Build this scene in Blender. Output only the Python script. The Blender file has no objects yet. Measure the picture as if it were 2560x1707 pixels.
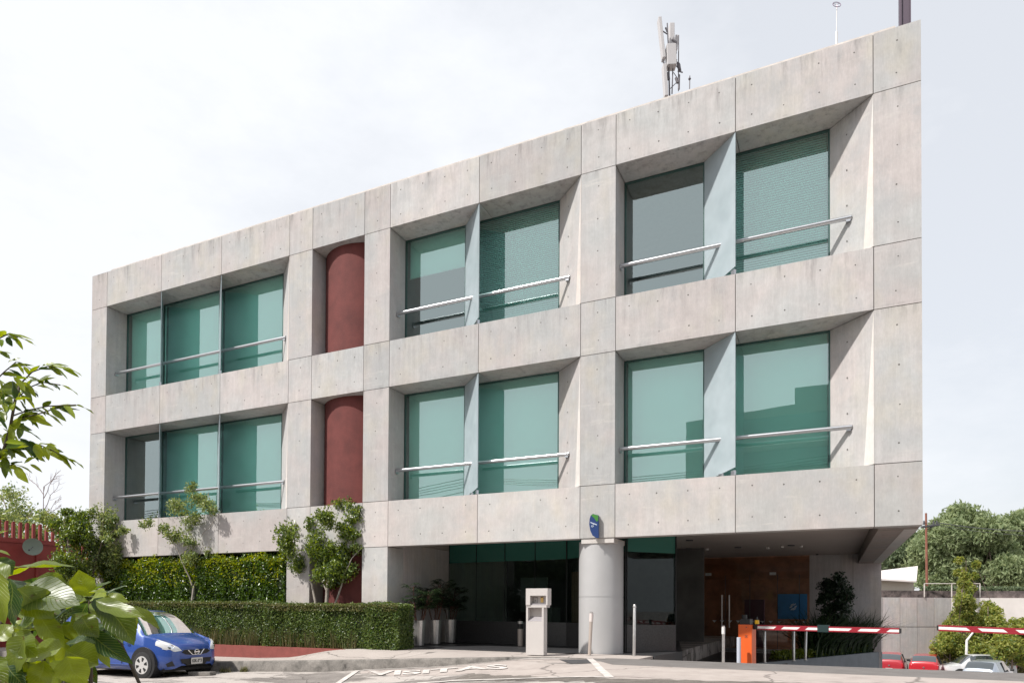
import bpy, math, random
import numpy as np
from mathutils import Vector
random.seed(7); rng = np.random.default_rng(11)
R = math.radians

# ------------------------------------------------------------------ camera
sc = bpy.context.scene
TH, PI_, RO = R(25.0008), R(0.8792), R(0.3013)
CAM = np.array([0.0, -14.75, 1.02]); F = 1706.7; CY0 = 1493.4
fw = np.array([-math.sin(TH)*math.cos(PI_), math.cos(TH)*math.cos(PI_), math.sin(PI_)])
rt0 = np.array([math.cos(TH), math.sin(TH), 0.0]); up0 = np.cross(rt0, fw)
rt = rt0*math.cos(RO) + up0*math.sin(RO); up = -rt0*math.sin(RO) + up0*math.cos(RO)
cd = bpy.data.cameras.new('camera'); cam = bpy.data.objects.new('camera', cd)
sc.collection.objects.link(cam); sc.camera = cam
from mathutils import Matrix
cam.matrix_world = Matrix(((rt[0], up[0], -fw[0], CAM[0]), (rt[1], up[1], -fw[1], CAM[1]), (rt[2], up[2], -fw[2], CAM[2]), (0, 0, 0, 1)))
cd.lens = 24.0; cd.sensor_width = 36.0; cd.shift_y = (CY0-853.5)/2560; cd.clip_end = 2000; cd.clip_start = 0.05

def at(px, py, y):
    """point on the vertical plane y=const that stands behind photo pixel (px,py)"""
    d = fw + rt*(px-1280)/F - up*(py-CY0)/F
    t = (y-CAM[1])/d[1]
    return CAM + d*t
def atz(px, py, Z):
    """point at distance Z along the camera axis"""
    return CAM + (fw + rt*(px-1280)/F - up*(py-CY0)/F)*Z

# ------------------------------------------------------------------ sky, sun, exposure
SUN = np.array([0.72, 1.0, -1.46]); SUN /= np.linalg.norm(SUN)
w = bpy.data.worlds.new('World'); sc.world = w; w.use_nodes = True
nt = w.node_tree; nt.nodes.clear()
out = nt.nodes.new('ShaderNodeOutputWorld'); bg = nt.nodes.new('ShaderNodeBackground')
sky = nt.nodes.new('ShaderNodeTexSky'); sky.sky_type = 'NISHITA'; sky.sun_disc = False
sky.sun_elevation = math.asin(-SUN[2]); sky.sun_rotation = math.atan2(-SUN[0], -SUN[1])
sky.air_density = 1.2; sky.dust_density = 3.0; sky.ozone_density = 1.0
tc = nt.nodes.new('ShaderNodeTexCoord'); mp = nt.nodes.new('ShaderNodeMapping'); mp.inputs['Scale'].default_value = (1.0, 1.0, 2.2)
nz = nt.nodes.new('ShaderNodeTexNoise'); nz.inputs['Scale'].default_value = 1.6; nz.inputs['Detail'].default_value = 7; nz.inputs['Roughness'].default_value = 0.62
nt.links.new(tc.outputs['Generated'], mp.inputs['Vector']); nt.links.new(mp.outputs[0], nz.inputs['Vector'])
# the veil of thin cloud is thicker towards the west (photo left)
dt = nt.nodes.new('ShaderNodeVectorMath'); dt.operation = 'DOT_PRODUCT'; dt.inputs[1].default_value = (-0.92, -0.38, -0.15)
nt.links.new(tc.outputs['Generated'], dt.inputs[0])
ad = nt.nodes.new('ShaderNodeMath'); ad.operation = 'MULTIPLY_ADD'; ad.inputs[1].default_value = 0.30; 
nt.links.new(dt.outputs['Value'], ad.inputs[0]); nt.links.new(nz.outputs['Fac'], ad.inputs[2])
cr = nt.nodes.new('ShaderNodeValToRGB'); cr.color_ramp.elements[0].position = 0.36; cr.color_ramp.elements[1].position = 0.64
cr.color_ramp.elements[0].color = (0.72, 0.72, 0.72, 1); cr.color_ramp.elements[1].color = (0.97, 0.97, 0.97, 1)
nt.links.new(ad.outputs[0], cr.inputs[0])
mx = nt.nodes.new('ShaderNodeMixRGB'); mx.inputs['Color2'].default_value = (8.5, 8.7, 9.05, 1)
nt.links.new(cr.outputs[0], mx.inputs['Fac']); nt.links.new(sky.outputs[0], mx.inputs['Color1'])
nt.links.new(mx.outputs[0], bg.inputs['Color']); bg.inputs['Strength'].default_value = 0.0835
nt.links.new(bg.outputs[0], out.inputs[0])
sl = bpy.data.lights.new('sun', 'SUN'); sl.energy = 3.8; sl.angle = R(1.8); sl.color = (1.0, 0.962, 0.912)
so = bpy.data.objects.new('sun', sl); sc.collection.objects.link(so)
so.rotation_euler = Vector((-SUN[0], -SUN[1], -SUN[2])).to_track_quat('Z', 'Y').to_euler(); so.location = (-20, -40, 60)
sc.view_settings.view_transform = 'Standard'; sc.view_settings.look = 'None'; sc.view_settings.gamma = 1
sc.view_settings.exposure = 0.50
sc.render.engine = 'CYCLES'; sc.cycles.use_denoising = True
sc.cycles.max_bounces = 8; sc.cycles.transparent_max_bounces = 12; sc.cycles.transmission_bounces = 8
sc.cycles.caustics_reflective = True; sc.cycles.caustics_refractive = True; sc.cycles.sample_clamp_indirect = 6
COL = sc.collection

# ------------------------------------------------------------------ materials
def nmat(name):
    m = bpy.data.materials.new(name); m.use_nodes = True
    t = m.node_tree; b = t.nodes['Principled BSDF']
    return m, t, b
def N(t, kind, **kw):
    n = t.nodes.new(kind)
    for k, v in kw.items():
        if k.startswith('i_'): n.inputs[k[2:].replace('_', ' ')].default_value = v
        else: setattr(n, k, v)
    return n
def simple(name, col, rough=0.5, metal=0.0, noise=0.0, nscale=8.0, bump=0.0, spec=None, coat=0.0, bscale=None):
    m, t, b = nmat(name)
    b.inputs['Base Color'].default_value = (*col, 1); b.inputs['Roughness'].default_value = rough; b.inputs['Metallic'].default_value = metal
    if coat: b.inputs['Coat Weight'].default_value = coat; b.inputs['Coat Roughness'].default_value = 0.06
    if spec is not None: b.inputs['Specular IOR Level'].default_value = spec
    if noise or bump:
        g = N(t, 'ShaderNodeNewGeometry')
        n = N(t, 'ShaderNodeTexNoise', i_Scale=nscale, i_Detail=6.0, i_Roughness=0.6); t.links.new(g.outputs['Position'], n.inputs['Vector'])
        if noise:
            r = N(t, 'ShaderNodeMapRange'); r.inputs[1].default_value = 0.3; r.inputs[2].default_value = 0.7
            r.inputs[3].default_value = 1-noise; r.inputs[4].default_value = 1+noise; t.links.new(n.outputs['Fac'], r.inputs[0])
            x = N(t, 'ShaderNodeMixRGB', blend_type='MULTIPLY', i_Fac=1.0); x.inputs['Color1'].default_value = (*col, 1)
            t.links.new(r.outputs[0], x.inputs['Color2']); t.links.new(x.outputs[0], b.inputs['Base Color'])
        if bump:
            n2 = n
            if bscale: n2 = N(t, 'ShaderNodeTexNoise', i_Scale=bscale, i_Detail=5.0); t.links.new(g.outputs['Position'], n2.inputs['Vector'])
            bp = N(t, 'ShaderNodeBump', i_Strength=bump, i_Distance=0.02); t.links.new(n2.outputs['Fac'], bp.inputs['Height']); t.links.new(bp.outputs[0], b.inputs['Normal'])
    return m
def concrete(name, base, warm=0.0, streak=0.16, stain=True, dark=1.0):
    m, t, b = nmat(name); b.inputs['Roughness'].default_value = 0.82; b.inputs['Specular IOR Level'].default_value = 0.25
    g = N(t, 'ShaderNodeNewGeometry'); oi = N(t, 'ShaderNodeObjectInfo')
    off = N(t, 'ShaderNodeMath', operation='MULTIPLY'); off.inputs[1].default_value = 37.0; t.links.new(oi.outputs['Random'], off.inputs[0])
    pos = N(t, 'ShaderNodeVectorMath', operation='ADD'); t.links.new(g.outputs['Position'], pos.inputs[0]); t.links.new(off.outputs[0], pos.inputs[1])
    def noise(scale, sv=(1, 1, 1), det=6.0, rough=0.6, src=pos):
        mpn = N(t, 'ShaderNodeMapping'); mpn.inputs['Scale'].default_value = sv
        n = N(t, 'ShaderNodeTexNoise', i_Scale=scale, i_Detail=det, i_Roughness=rough)
        t.links.new(src.outputs[0], mpn.inputs['Vector']); t.links.new(mpn.outputs[0], n.inputs['Vector']); return n
    def rr(n, a, c, lo=0.0, hi=1.0):
        r = N(t, 'ShaderNodeMapRange'); r.inputs[1].default_value = a; r.inputs[2].default_value = c; r.inputs[3].default_value = lo; r.inputs[4].default_value = hi
        t.links.new(n, r.inputs[0]); return r
    def mix(c1, c2, fac, blend='MIX'):
        x = N(t, 'ShaderNodeMixRGB', blend_type=blend)
        for s, v in (('Color1', c1), ('Color2', c2), ('Fac', fac)):
            if isinstance(v, (int, float)): x.inputs[s].default_value = v
            elif isinstance(v, tuple): x.inputs[s].default_value = v
            else: t.links.new(v, x.inputs[s])
        return x.outputs[0]
    B = np.array(base)*dark
    grey = (B[0]*0.95, B[1]*0.985, B[2]*1.01, 1); pink = (B[0]*1.04, B[1]*0.985, B[2]*0.99, 1); warmc = (B[0]*1.04, B[1]*1.01, B[2]*0.93, 1)
    n1 = noise(0.55, (1, 1, 1), 3.0); n2 = noise(0.9, (1.2, 1.2, 0.8), 3.0)
    c = mix(grey, pink, rr(n1.outputs['Fac'], 0.38, 0.62).outputs[0])
    c = mix(c, warmc, rr(n2.outputs['Fac'], 0.5, 0.72, 0, 0.8).outputs[0])
    # one pour differs from the next
    c = mix(c, (1, 1, 1, 1), rr(oi.outputs['Random'], 0, 1, 0.0, 1.0).outputs[0], 'MIX') if False else mix(c, rr(oi.outputs['Random'], 0, 1, 0.87, 1.07).outputs[0], 1.0, 'MULTIPLY')
    n3 = noise(11.0, (1.0, 1.0, 0.06), 6.0, 0.75)           # vertical run-off streaks
    c = mix(c, rr(n3.outputs['Fac'], 0.3, 0.7, 1-streak, 1+streak*0.6).outputs[0], 1.0, 'MULTIPLY')
    n4 = noise(3.0, (1, 1, 1), 8.0, 0.7)
    c = mix(c, rr(n4.outputs['Fac'], 0.3, 0.7, 0.90, 1.07).outputs[0], 1.0, 'MULTIPLY')
    nbl = noise(1.1, (1, 1, 0.7), 7.0, 0.72)
    c = mix(c, (B[0]*0.80, B[1]*0.83, B[2]*0.87, 1), rr(nbl.outputs['Fac'], 0.52, 0.70, 0, 0.75).outputs[0])
    nl = noise(2.3, (0.35, 1, 2.2), 6.0, 0.7)
    c = mix(c, (B[0]*1.16, B[1]*1.15, B[2]*1.12, 1), rr(nl.outputs['Fac'], 0.60, 0.72, 0, 0.6).outputs[0])
    nf = noise(45.0, (1, 1, 0.25), 3.0, 0.6)
    c = mix(c, rr(nf.outputs['Fac'], 0.3, 0.7, 0.95, 1.04).outputs[0], 1.0, 'MULTIPLY')
    if stain:
        sep = N(t, 'ShaderNodeSeparateXYZ'); t.links.new(g.outputs['Position'], sep.inputs[0])
        # soot that has run down from the parapet and from the drip edges
        n5 = noise(4.5, (1.0, 1.0, 0.12), 6.0, 0.75, g)
        for (ztop, ln, amt) in ((12.17, 0.75, 0.75), (8.02, 0.85, 0.55), (3.82, 0.8, 0.42), (11.0, 0.35, 0.6), (6.8, 0.3, 0.5), (11.06, 0.06, 0.5), (6.86, 0.06, 0.4)):
            fall = N(t, 'ShaderNodeMapRange'); fall.inputs[1].default_value = ztop-ln; fall.inputs[2].default_value = ztop; t.links.new(sep.outputs['Z'], fall.inputs[0])
            cut = N(t, 'ShaderNodeMath', operation='LESS_THAN'); cut.inputs[1].default_value = ztop+0.001; t.links.new(sep.outputs['Z'], cut.inputs[0])
            m1 = N(t, 'ShaderNodeMath', operation='MULTIPLY'); t.links.new(fall.outputs[0], m1.inputs[0]); t.links.new(cut.outputs[0], m1.inputs[1])
            m2 = N(t, 'ShaderNodeMath', operation='MULTIPLY'); t.links.new(m1.outputs[0], m2.inputs[0]); t.links.new(rr(n5.outputs['Fac'], 0.50, 0.70, 0, amt).outputs[0], m2.inputs[1])
            c = mix(c, (0.12, 0.115, 0.11, 1), m2.outputs[0])
    t.links.new(c, b.inputs['Base Color'])
    bp = N(t, 'ShaderNodeBump', i_Strength=0.25, i_Distance=0.01); t.links.new(n4.outputs['Fac'], bp.inputs['Height'])
    nb = noise(1.3, (1, 1, 1), 2.0); bp2 = N(t, 'ShaderNodeBump', i_Strength=0.35, i_Distance=0.03); t.links.new(nb.outputs['Fac'], bp2.inputs['Height'])
    t.links.new(bp.outputs[0], bp2.inputs['Normal']); t.links.new(bp2.outputs[0], b.inputs['Normal'])
    return m
def glassy(name, tint, refl, rcol=(1, 1, 1), wav=0.0):
    """coated solar glass: clear straight-through body with a tint, plus a mirror coat"""
    m = bpy.data.materials.new(name); m.use_nodes = True; t = m.node_tree; t.nodes.clear()
    o = N(t, 'ShaderNodeOutputMaterial'); mixs = N(t, 'ShaderNodeMixShader')
    tr = N(t, 'ShaderNodeBsdfRefraction'); tr.inputs['Color'].default_value = (*tint, 1); tr.inputs['IOR'].default_value = 1.0; tr.inputs['Roughness'].default_value = 0
    gl = N(t, 'ShaderNodeBsdfGlossy'); gl.inputs['Color'].default_value = (*rcol, 1); gl.inputs['Roughness'].default_value = 0.0
    lw = N(t, 'ShaderNodeFresnel'); lw.inputs['IOR'].default_value = 1.45
    a = N(t, 'ShaderNodeMath', operation='ADD'); a.inputs[1].default_value = refl; a.use_clamp = True
    t.links.new(lw.outputs[0], a.inputs[0]); t.links.new(a.outputs[0], mixs.inputs[0])
    t.links.new(tr.outputs[0], mixs.inputs[1]); t.links.new(gl.outputs[0], mixs.inputs[2]); t.links.new(mixs.outputs[0], o.inputs[0])
    if wav:
        g = N(t, 'ShaderNodeNewGeometry'); n = N(t, 'ShaderNodeTexNoise', i_Scale=0.9, i_Detail=1.0); t.links.new(g.outputs['Position'], n.inputs['Vector'])
        bp = N(t, 'ShaderNodeBump', i_Strength=wav, i_Distance=0.05); t.links.new(n.outputs['Fac'], bp.inputs['Height']); t.links.new(bp.outputs[0], gl.inputs['Normal'])
    return m
def leafmat(name, c1, c2, c3=None, trans=0.35, rough=0.45, spec=0.5):
    m = bpy.data.materials.new(name); m.use_nodes = True; t = m.node_tree; b = t.nodes['Principled BSDF']; o = t.nodes['Material Output']
    g = N(t, 'ShaderNodeNewGeometry'); cr = N(t, 'ShaderNodeValToRGB')
    cr.color_ramp.elements[0].color = (*c1, 1); cr.color_ramp.elements[1].color = (*c2, 1)
    if c3: e = cr.color_ramp.elements.new(0.93); e.color = (*c3, 1); cr.color_ramp.elements[1].position = 0.85; cr.color_ramp.elements[2].position = 1.0
    t.links.new(g.outputs['Random Per Island'], cr.inputs[0]); t.links.new(cr.outputs[0], b.inputs['Base Color'])
    b.inputs['Roughness'].default_value = rough; b.inputs['Specular IOR Level'].default_value = spec
    tl = N(t, 'ShaderNodeBsdfTranslucent'); hs = N(t, 'ShaderNodeHueSaturation'); hs.inputs['Hue'].default_value = 0.485; hs.inputs['Saturation'].default_value = 1.15; hs.inputs['Value'].default_value = 1.7
    t.links.new(cr.outputs[0], hs.inputs['Color']); t.links.new(hs.outputs[0], tl.inputs['Color'])
    mxs = N(t, 'ShaderNodeMixShader'); mxs.inputs[0].default_value = trans
    t.links.new(b.outputs[0], mxs.inputs[1]); t.links.new(tl.outputs[0], mxs.inputs[2]); t.links.new(mxs.outputs[0], o.inputs['Surface'])
    return m
M = {}
M['conc'] = concrete('board_formed_concrete', (0.462, 0.447, 0.432), streak=0.10)
M['conc_lo'] = concrete('lower_concrete', (0.482, 0.460, 0.438), stain=False, streak=0.07)
M['conc_edge'] = concrete('pale_edge_concrete', (0.62, 0.585, 0.545), stain=False, streak=0.05)
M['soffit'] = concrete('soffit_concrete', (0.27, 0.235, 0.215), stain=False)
M['wall_pink'] = concrete('yard_wall_concrete', (0.52, 0.475, 0.46), stain=False)
M['hole'] = simple('tie_hole', (0.10, 0.093, 0.085), 0.9)
M['joint'] = simple('joint_shadow_gap', (0.22, 0.20, 0.19), 0.9)
M['red'] = simple('red_plaster', (0.125, 0.030, 0.026), 0.85, noise=0.22, nscale=2.2, bump=0.25, bscale=40)
M['red_paint'] = simple('red_painted_kerb', (0.22, 0.058, 0.048), 0.8, noise=0.14, nscale=5, bump=0.2)
M['red_metal'] = simple('red_metal', (0.23, 0.030, 0.026), 0.5, noise=0.12, nscale=3)
M['glass'] = glassy('green_solar_glass', (0.55, 0.97, 0.88), 0.29, (0.86, 1.0, 0.99), wav=0.02)
M['glass_dark'] = glassy('dark_reception_glass', (0.55, 0.68, 0.62), 0.0, (0.9, 0.98, 1.0))
M['glass_amber'] = glassy('lobby_glass', (0.80, 0.70, 0.62), 0.02)
M['blind'] = simple('white_roller_blind', (0.93, 0.94, 0.91), 0.8, noise=0.02, nscale=1.5)
M['frame'] = simple('dark_green_frame', (0.035, 0.09, 0.08), 0.4)
M['alu'] = simple('brushed_aluminium', (0.52, 0.53, 0.55), 0.30, 0.95, noise=0.08, nscale=20)
M['steel'] = simple('stainless_steel', (0.60, 0.58, 0.56), 0.33, 0.8, noise=0.10, nscale=14)
M['coping'] = simple('pale_coping', (0.55, 0.50, 0.46), 0.8, noise=0.2, nscale=5)
M['granite'] = simple('dark_granite', (0.05, 0.049, 0.049), 0.42, noise=0.3, nscale=30)
M['granite_floor'] = simple('dark_granite_floor', (0.032, 0.032, 0.034), 0.5, noise=0.25, nscale=8)
M['int_wall'] = simple('interior_wall', (0.14, 0.14, 0.15), 0.8)
M['int_dark'] = simple('interior_dark', (0.11, 0.105, 0.10), 0.6, noise=0.4, nscale=1.0)
M['int_brown'] = simple('interior_brown', (0.42, 0.23, 0.145), 0.45, noise=0.4, nscale=2)
M['int_ceiling'] = simple('interior_ceiling', (0.25, 0.25, 0.25), 0.8)
M['white'] = simple('white_paint', (0.72, 0.70, 0.68), 0.6, noise=0.12, nscale=9)
M['roadline'] = simple('worn_road_paint', (0.53, 0.49, 0.46), 0.85, noise=0.28, nscale=3.5)
M['black'] = simple('black_plastic', (0.015, 0.015, 0.016), 0.5)
M['darkgrey'] = simple('dark_grey', (0.06, 0.06, 0.065), 0.5)
M['orange'] = simple('orange_powder_coat', (0.72, 0.115, 0.018), 0.42, noise=0.04, nscale=4)
M['yellow'] = simple('yellow_lamp_lens', (0.85, 0.48, 0.02), 0.3)
M['red_stripe'] = simple('red_reflective', (0.27, 0.010, 0.022), 0.45)
M['kiosk'] = simple('beige_painted_steel', (0.50, 0.47, 0.45), 0.45, noise=0.03, nscale=3)
M['kiosk_dark'] = simple('grey_recess_steel', (0.30, 0.28, 0.29), 0.5)
M['bark'] = simple('bark', (0.17, 0.13, 0.105), 0.85, noise=0.3, nscale=12, bump=0.4)
M['bark_pale'] = simple('pale_bark', (0.33, 0.29, 0.25), 0.85, noise=0.25, nscale=14, bump=0.3)
M['bark_dark'] = simple('dark_twig', (0.06, 0.045, 0.03), 0.8)
M['soil'] = simple('soil', (0.05, 0.035, 0.025), 0.95, noise=0.3)
M['car_blue'] = simple('blue_car_paint', (0.022, 0.070, 0.30), 0.36, 0.1, coat=1.0)
M['car_red'] = simple('red_car_paint', (0.42, 0.012, 0.022), 0.3, 0.0, coat=1.0)
M['car_red2'] = simple('dull_red_car_paint', (0.36, 0.018, 0.03), 0.35, 0.0, coat=0.8)
M['car_white'] = simple('white_car_paint', (0.55, 0.55, 0.56), 0.3, 0.0, coat=0.8)
M['car_silver'] = simple('silver_car_paint', (0.42, 0.46, 0.52), 0.3, 0.5, coat=0.8)
M['car_glass'] = simple('car_window_glass', (0.035, 0.045, 0.05), 0.05, 0.0, spec=1.0, coat=1.0)
M['tyre'] = simple('tyre_rubber', (0.02, 0.02, 0.021), 0.85)
M['chrome'] = simple('chrome', (0.85, 0.85, 0.86), 0.12, 1.0)
M['hub'] = simple('silver_hubcap', (0.62, 0.61, 0.60), 0.35, 0.35)
M['lamp'] = simple('headlight_lens', (0.70, 0.71, 0.72), 0.2, 0.0, coat=1.0)
M['tail'] = simple('tail_light', (0.45, 0.01, 0.02), 0.15, coat=1.0)
M['plate'] = simple('number_plate', (0.62, 0.60, 0.57), 0.5)
M['dish'] = simple('grey_green_dish', (0.20, 0.24, 0.20), 0.6)
M['mast'] = simple('dark_purple_steel', (0.075, 0.05, 0.075), 0.5)
M['stone'] = simple('rubble_stone', (0.12, 0.095, 0.09), 0.9, noise=0.75, nscale=3.2, bump=0.7)
M['plaster'] = simple('white_plaster', (0.66, 0.61, 0.58), 0.85, noise=0.07, nscale=1.2)
M['roof_pale'] = simple('pale_roof', (0.70, 0.64, 0.61), 0.8)
M['cream'] = simple('cream_cladding', (0.50, 0.45, 0.38), 0.8, noise=0.05)
M['blue_sign'] = simple('blue_sign_face', (0.012, 0.038, 0.14), 0.35)
M['green_sign'] = simple('green_sign_face', (0.045, 0.19, 0.03), 0.35)
M['sign_text'] = simple('sign_lettering', (0.55, 0.62, 0.72), 0.5)
M['blue_poster'] = simple('blue_poster', (0.03, 0.20, 0.45), 0.4, noise=0.15, nscale=3)
M['mauve'] = simple('mauve_panel', (0.12, 0.05, 0.09), 0.6)
M['pole_red'] = simple('rusty_pole', (0.22, 0.085, 0.055), 0.8, noise=0.2)
M['hedge_core'] = simple('hedge_twigs', (0.018, 0.024, 0.010), 0.95, noise=0.3)
M['l_hedge'] = leafmat('clipped_hedge_leaves', (0.018, 0.052, 0.010), (0.11, 0.21, 0.035), (0.17, 0.22, 0.06), 0.28, 0.4, 0.5)
M['l_hedge2'] = leafmat('glossy_hedge_leaves', (0.009, 0.030, 0.006), (0.055, 0.115, 0.014), (0.11, 0.19, 0.018), 0.2, 0.3, 0.7)
M['l_shoot'] = leafmat('yellow_green_new_shoots', (0.05, 0.13, 0.010), (0.15, 0.26, 0.014), (0.36, 0.38, 0.02), 0.4, 0.35, 0.6)
M['l_lit_rim'] = leafmat('lit_rim_hedge_leaves', (0.05, 0.09, 0.012), (0.15, 0.19, 0.04), (0.24, 0.22, 0.10), 0.3, 0.4, 0.6)  # sunlit top rim of the clipped hedges, put into the leaf colour
M['l_tree'] = leafmat('ficus_leaves', (0.020, 0.058, 0.012), (0.12, 0.20, 0.035), (0.22, 0.28, 0.04), 0.32, 0.3, 0.8)
M['l_tree2'] = leafmat('light_ficus_leaves', (0.06, 0.12, 0.03), (0.22, 0.29, 0.085), (0.30, 0.33, 0.12), 0.38, 0.33, 0.7)
M['l_pepper'] = leafmat('pepper_tree_leaves', (0.15, 0.20, 0.10), (0.33, 0.38, 0.21), None, 0.4, 0.6, 0.3)
M['l_dark'] = leafmat('dark_far_leaves', (0.07, 0.10, 0.055), (0.18, 0.22, 0.12), None, 0.3, 0.6, 0.3)
M['l_yellow'] = leafmat('yellow_green_leaves', (0.07, 0.13, 0.02), (0.30, 0.36, 0.06), (0.36, 0.36, 0.10), 0.4, 0.5, 0.4)
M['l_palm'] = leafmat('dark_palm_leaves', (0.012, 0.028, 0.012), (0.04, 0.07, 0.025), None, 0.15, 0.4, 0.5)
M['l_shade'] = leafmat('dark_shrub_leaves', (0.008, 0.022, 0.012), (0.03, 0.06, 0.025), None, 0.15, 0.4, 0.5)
M['l_cover'] = leafmat('ground_cover_leaves', (0.05, 0.08, 0.01), (0.14, 0.17, 0.02), None, 0.3, 0.5, 0.4)
M['l_grass'] = leafmat('dry_grass_blades', (0.035, 0.065, 0.012), (0.10, 0.125, 0.035), (0.20, 0.16, 0.08), 0.25, 0.6, 0.3)
M['l_dry'] = leafmat('dry_bank_blades', (0.10, 0.10, 0.04), (0.26, 0.22, 0.12), None, 0.3, 0.7, 0.2)
M['l_branch'] = leafmat('lance_leaves', (0.018, 0.05, 0.01), (0.13, 0.20, 0.025), (0.24, 0.30, 0.03), 0.40, 0.35, 0.6)

M['screen'] = glassy('windscreen_glass', (0.86, 0.97, 0.95), 0.03)
def ground_mat(name, c_lo, c_hi, patch=None, scale=1.2, grit=0.12, psc=0.6, pth=(0.55, 0.62), stretch=(1, 1, 1), crack=0.0):
    m, t, b = nmat(name); b.inputs['Roughness'].default_value = 0.92; b.inputs['Specular IOR Level'].default_value = 0.2
    g = N(t, 'ShaderNodeNewGeometry')
    n = N(t, 'ShaderNodeTexNoise', i_Scale=scale, i_Detail=8.0, i_Roughness=0.65); t.links.new(g.outputs['Position'], n.inputs['Vector'])
    cr = N(t, 'ShaderNodeValToRGB'); cr.color_ramp.elements[0].position = 0.35; cr.color_ramp.elements[1].position = 0.65
    cr.color_ramp.elements[0].color = (*c_lo, 1); cr.color_ramp.elements[1].color = (*c_hi, 1); t.links.new(n.outputs['Fac'], cr.inputs[0])
    c = cr.outputs[0]
    if patch:
        mp2 = N(t, 'ShaderNodeMapping'); mp2.inputs['Scale'].default_value = stretch; t.links.new(g.outputs['Position'], mp2.inputs['Vector'])
        n2 = N(t, 'ShaderNodeTexNoise', i_Scale=psc, i_Detail=9.0, i_Roughness=0.72); t.links.new(mp2.outputs[0], n2.inputs['Vector'])
        r = N(t, 'ShaderNodeMapRange'); r.inputs[1].default_value = pth[0]; r.inputs[2].default_value = pth[1]; t.links.new(n2.outputs['Fac'], r.inputs[0])
        x = N(t, 'ShaderNodeMixRGB'); x.inputs['Color2'].default_value = (*patch, 1); t.links.new(r.outputs[0], x.inputs['Fac']); t.links.new(c, x.inputs['Color1']); c = x.outputs[0]
    if crack:
        wv = N(t, 'ShaderNodeTexNoise', i_Scale=1.4, i_Detail=4.0); t.links.new(g.outputs['Position'], wv.inputs['Vector']); av = N(t, 'ShaderNodeVectorMath', operation='MULTIPLY_ADD'); av.inputs[1].default_value = (0.9, 0.9, 0); t.links.new(wv.outputs['Color'], av.inputs[0]); t.links.new(g.outputs['Position'], av.inputs[2])
        vo = N(t, 'ShaderNodeTexVoronoi', feature='DISTANCE_TO_EDGE', i_Scale=crack); t.links.new(av.outputs[0], vo.inputs['Vector']); rc = N(t, 'ShaderNodeMapRange'); rc.inputs[1].default_value = 0.004; rc.inputs[2].default_value = 0.012; rc.inputs[3].default_value = 0.5; rc.inputs[4].default_value = 1.0; t.links.new(vo.outputs['Distance'], rc.inputs[0])
        xc = N(t, 'ShaderNodeMixRGB', blend_type='MULTIPLY', i_Fac=1.0); t.links.new(c, xc.inputs['Color1']); t.links.new(rc.outputs[0], xc.inputs['Color2']); c = xc.outputs[0]
    n3 = N(t, 'ShaderNodeTexNoise', i_Scale=55.0, i_Detail=4.0, i_Roughness=0.7); t.links.new(g.outputs['Position'], n3.inputs['Vector'])
    r3 = N(t, 'ShaderNodeMapRange'); r3.inputs[1].default_value = 0.3; r3.inputs[2].default_value = 0.7; r3.inputs[3].default_value = 1-grit; r3.inputs[4].default_value = 1+grit; t.links.new(n3.outputs['Fac'], r3.inputs[0])
    x = N(t, 'ShaderNodeMixRGB', blend_type='MULTIPLY', i_Fac=1.0); t.links.new(c, x.inputs['Color1']); t.links.new(r3.outputs[0], x.inputs['Color2'])
    t.links.new(x.outputs[0], b.inputs['Base Color'])
    bp = N(t, 'ShaderNodeBump', i_Strength=0.4, i_Distance=0.01); t.links.new(n3.outputs['Fac'], bp.inputs['Height']); t.links.new(bp.outputs[0], b.inputs['Normal'])
    return m
M['asphalt'] = ground_mat('worn_asphalt', (0.16, 0.144, 0.134), (0.25, 0.226, 0.209), (0.42, 0.383, 0.355), 1.5, 0.2, 0.9, (0.47, 0.53), (0.5, 1.6, 1), 0.7)
M['apron'] = ground_mat('pale_concrete_apron', (0.37, 0.322, 0.295), (0.43, 0.38, 0.35), (0.33, 0.288, 0.265), 2.0, 0.08, 1.2, (0.52, 0.66), (1, 1, 1), 0.35)
M['drive'] = ground_mat('grey_asphalt_strip', (0.155, 0.144, 0.137), (0.19, 0.178, 0.17), (0.26, 0.235, 0.215), 2.5, 0.08, 1.3, (0.66, 0.72), (0.5, 1.5, 1))
M['broken'] = ground_mat('rough_dark_asphalt', (0.11, 0.097, 0.085), (0.19, 0.168, 0.15), (0.30, 0.27, 0.245), 4.0, 0.35, 1.6, (0.58, 0.66), (0.5, 1.5, 1))
M['sidewalk'] = ground_mat('pale_sidewalk', (0.38, 0.335, 0.308), (0.43, 0.385, 0.355), (0.33, 0.295, 0.27), 1.0, 0.06, 1.6, (0.56, 0.7), (1, 1, 1), 0.5)
M['kerb'] = ground_mat('weathered_kerb', (0.12, 0.112, 0.102), (0.25, 0.23, 0.21), (0.06, 0.056, 0.052), 5.0, 0.2, 2.5, (0.55, 0.68))
M['earth'] = ground_mat('dry_earth', (0.10, 0.09, 0.055), (0.18, 0.16, 0.10), None, 0.5, 0.2)
M['patch'] = ground_mat('dark_asphalt_patch', (0.06, 0.06, 0.062), (0.085, 0.083, 0.085), None, 5, 0.15)

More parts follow.
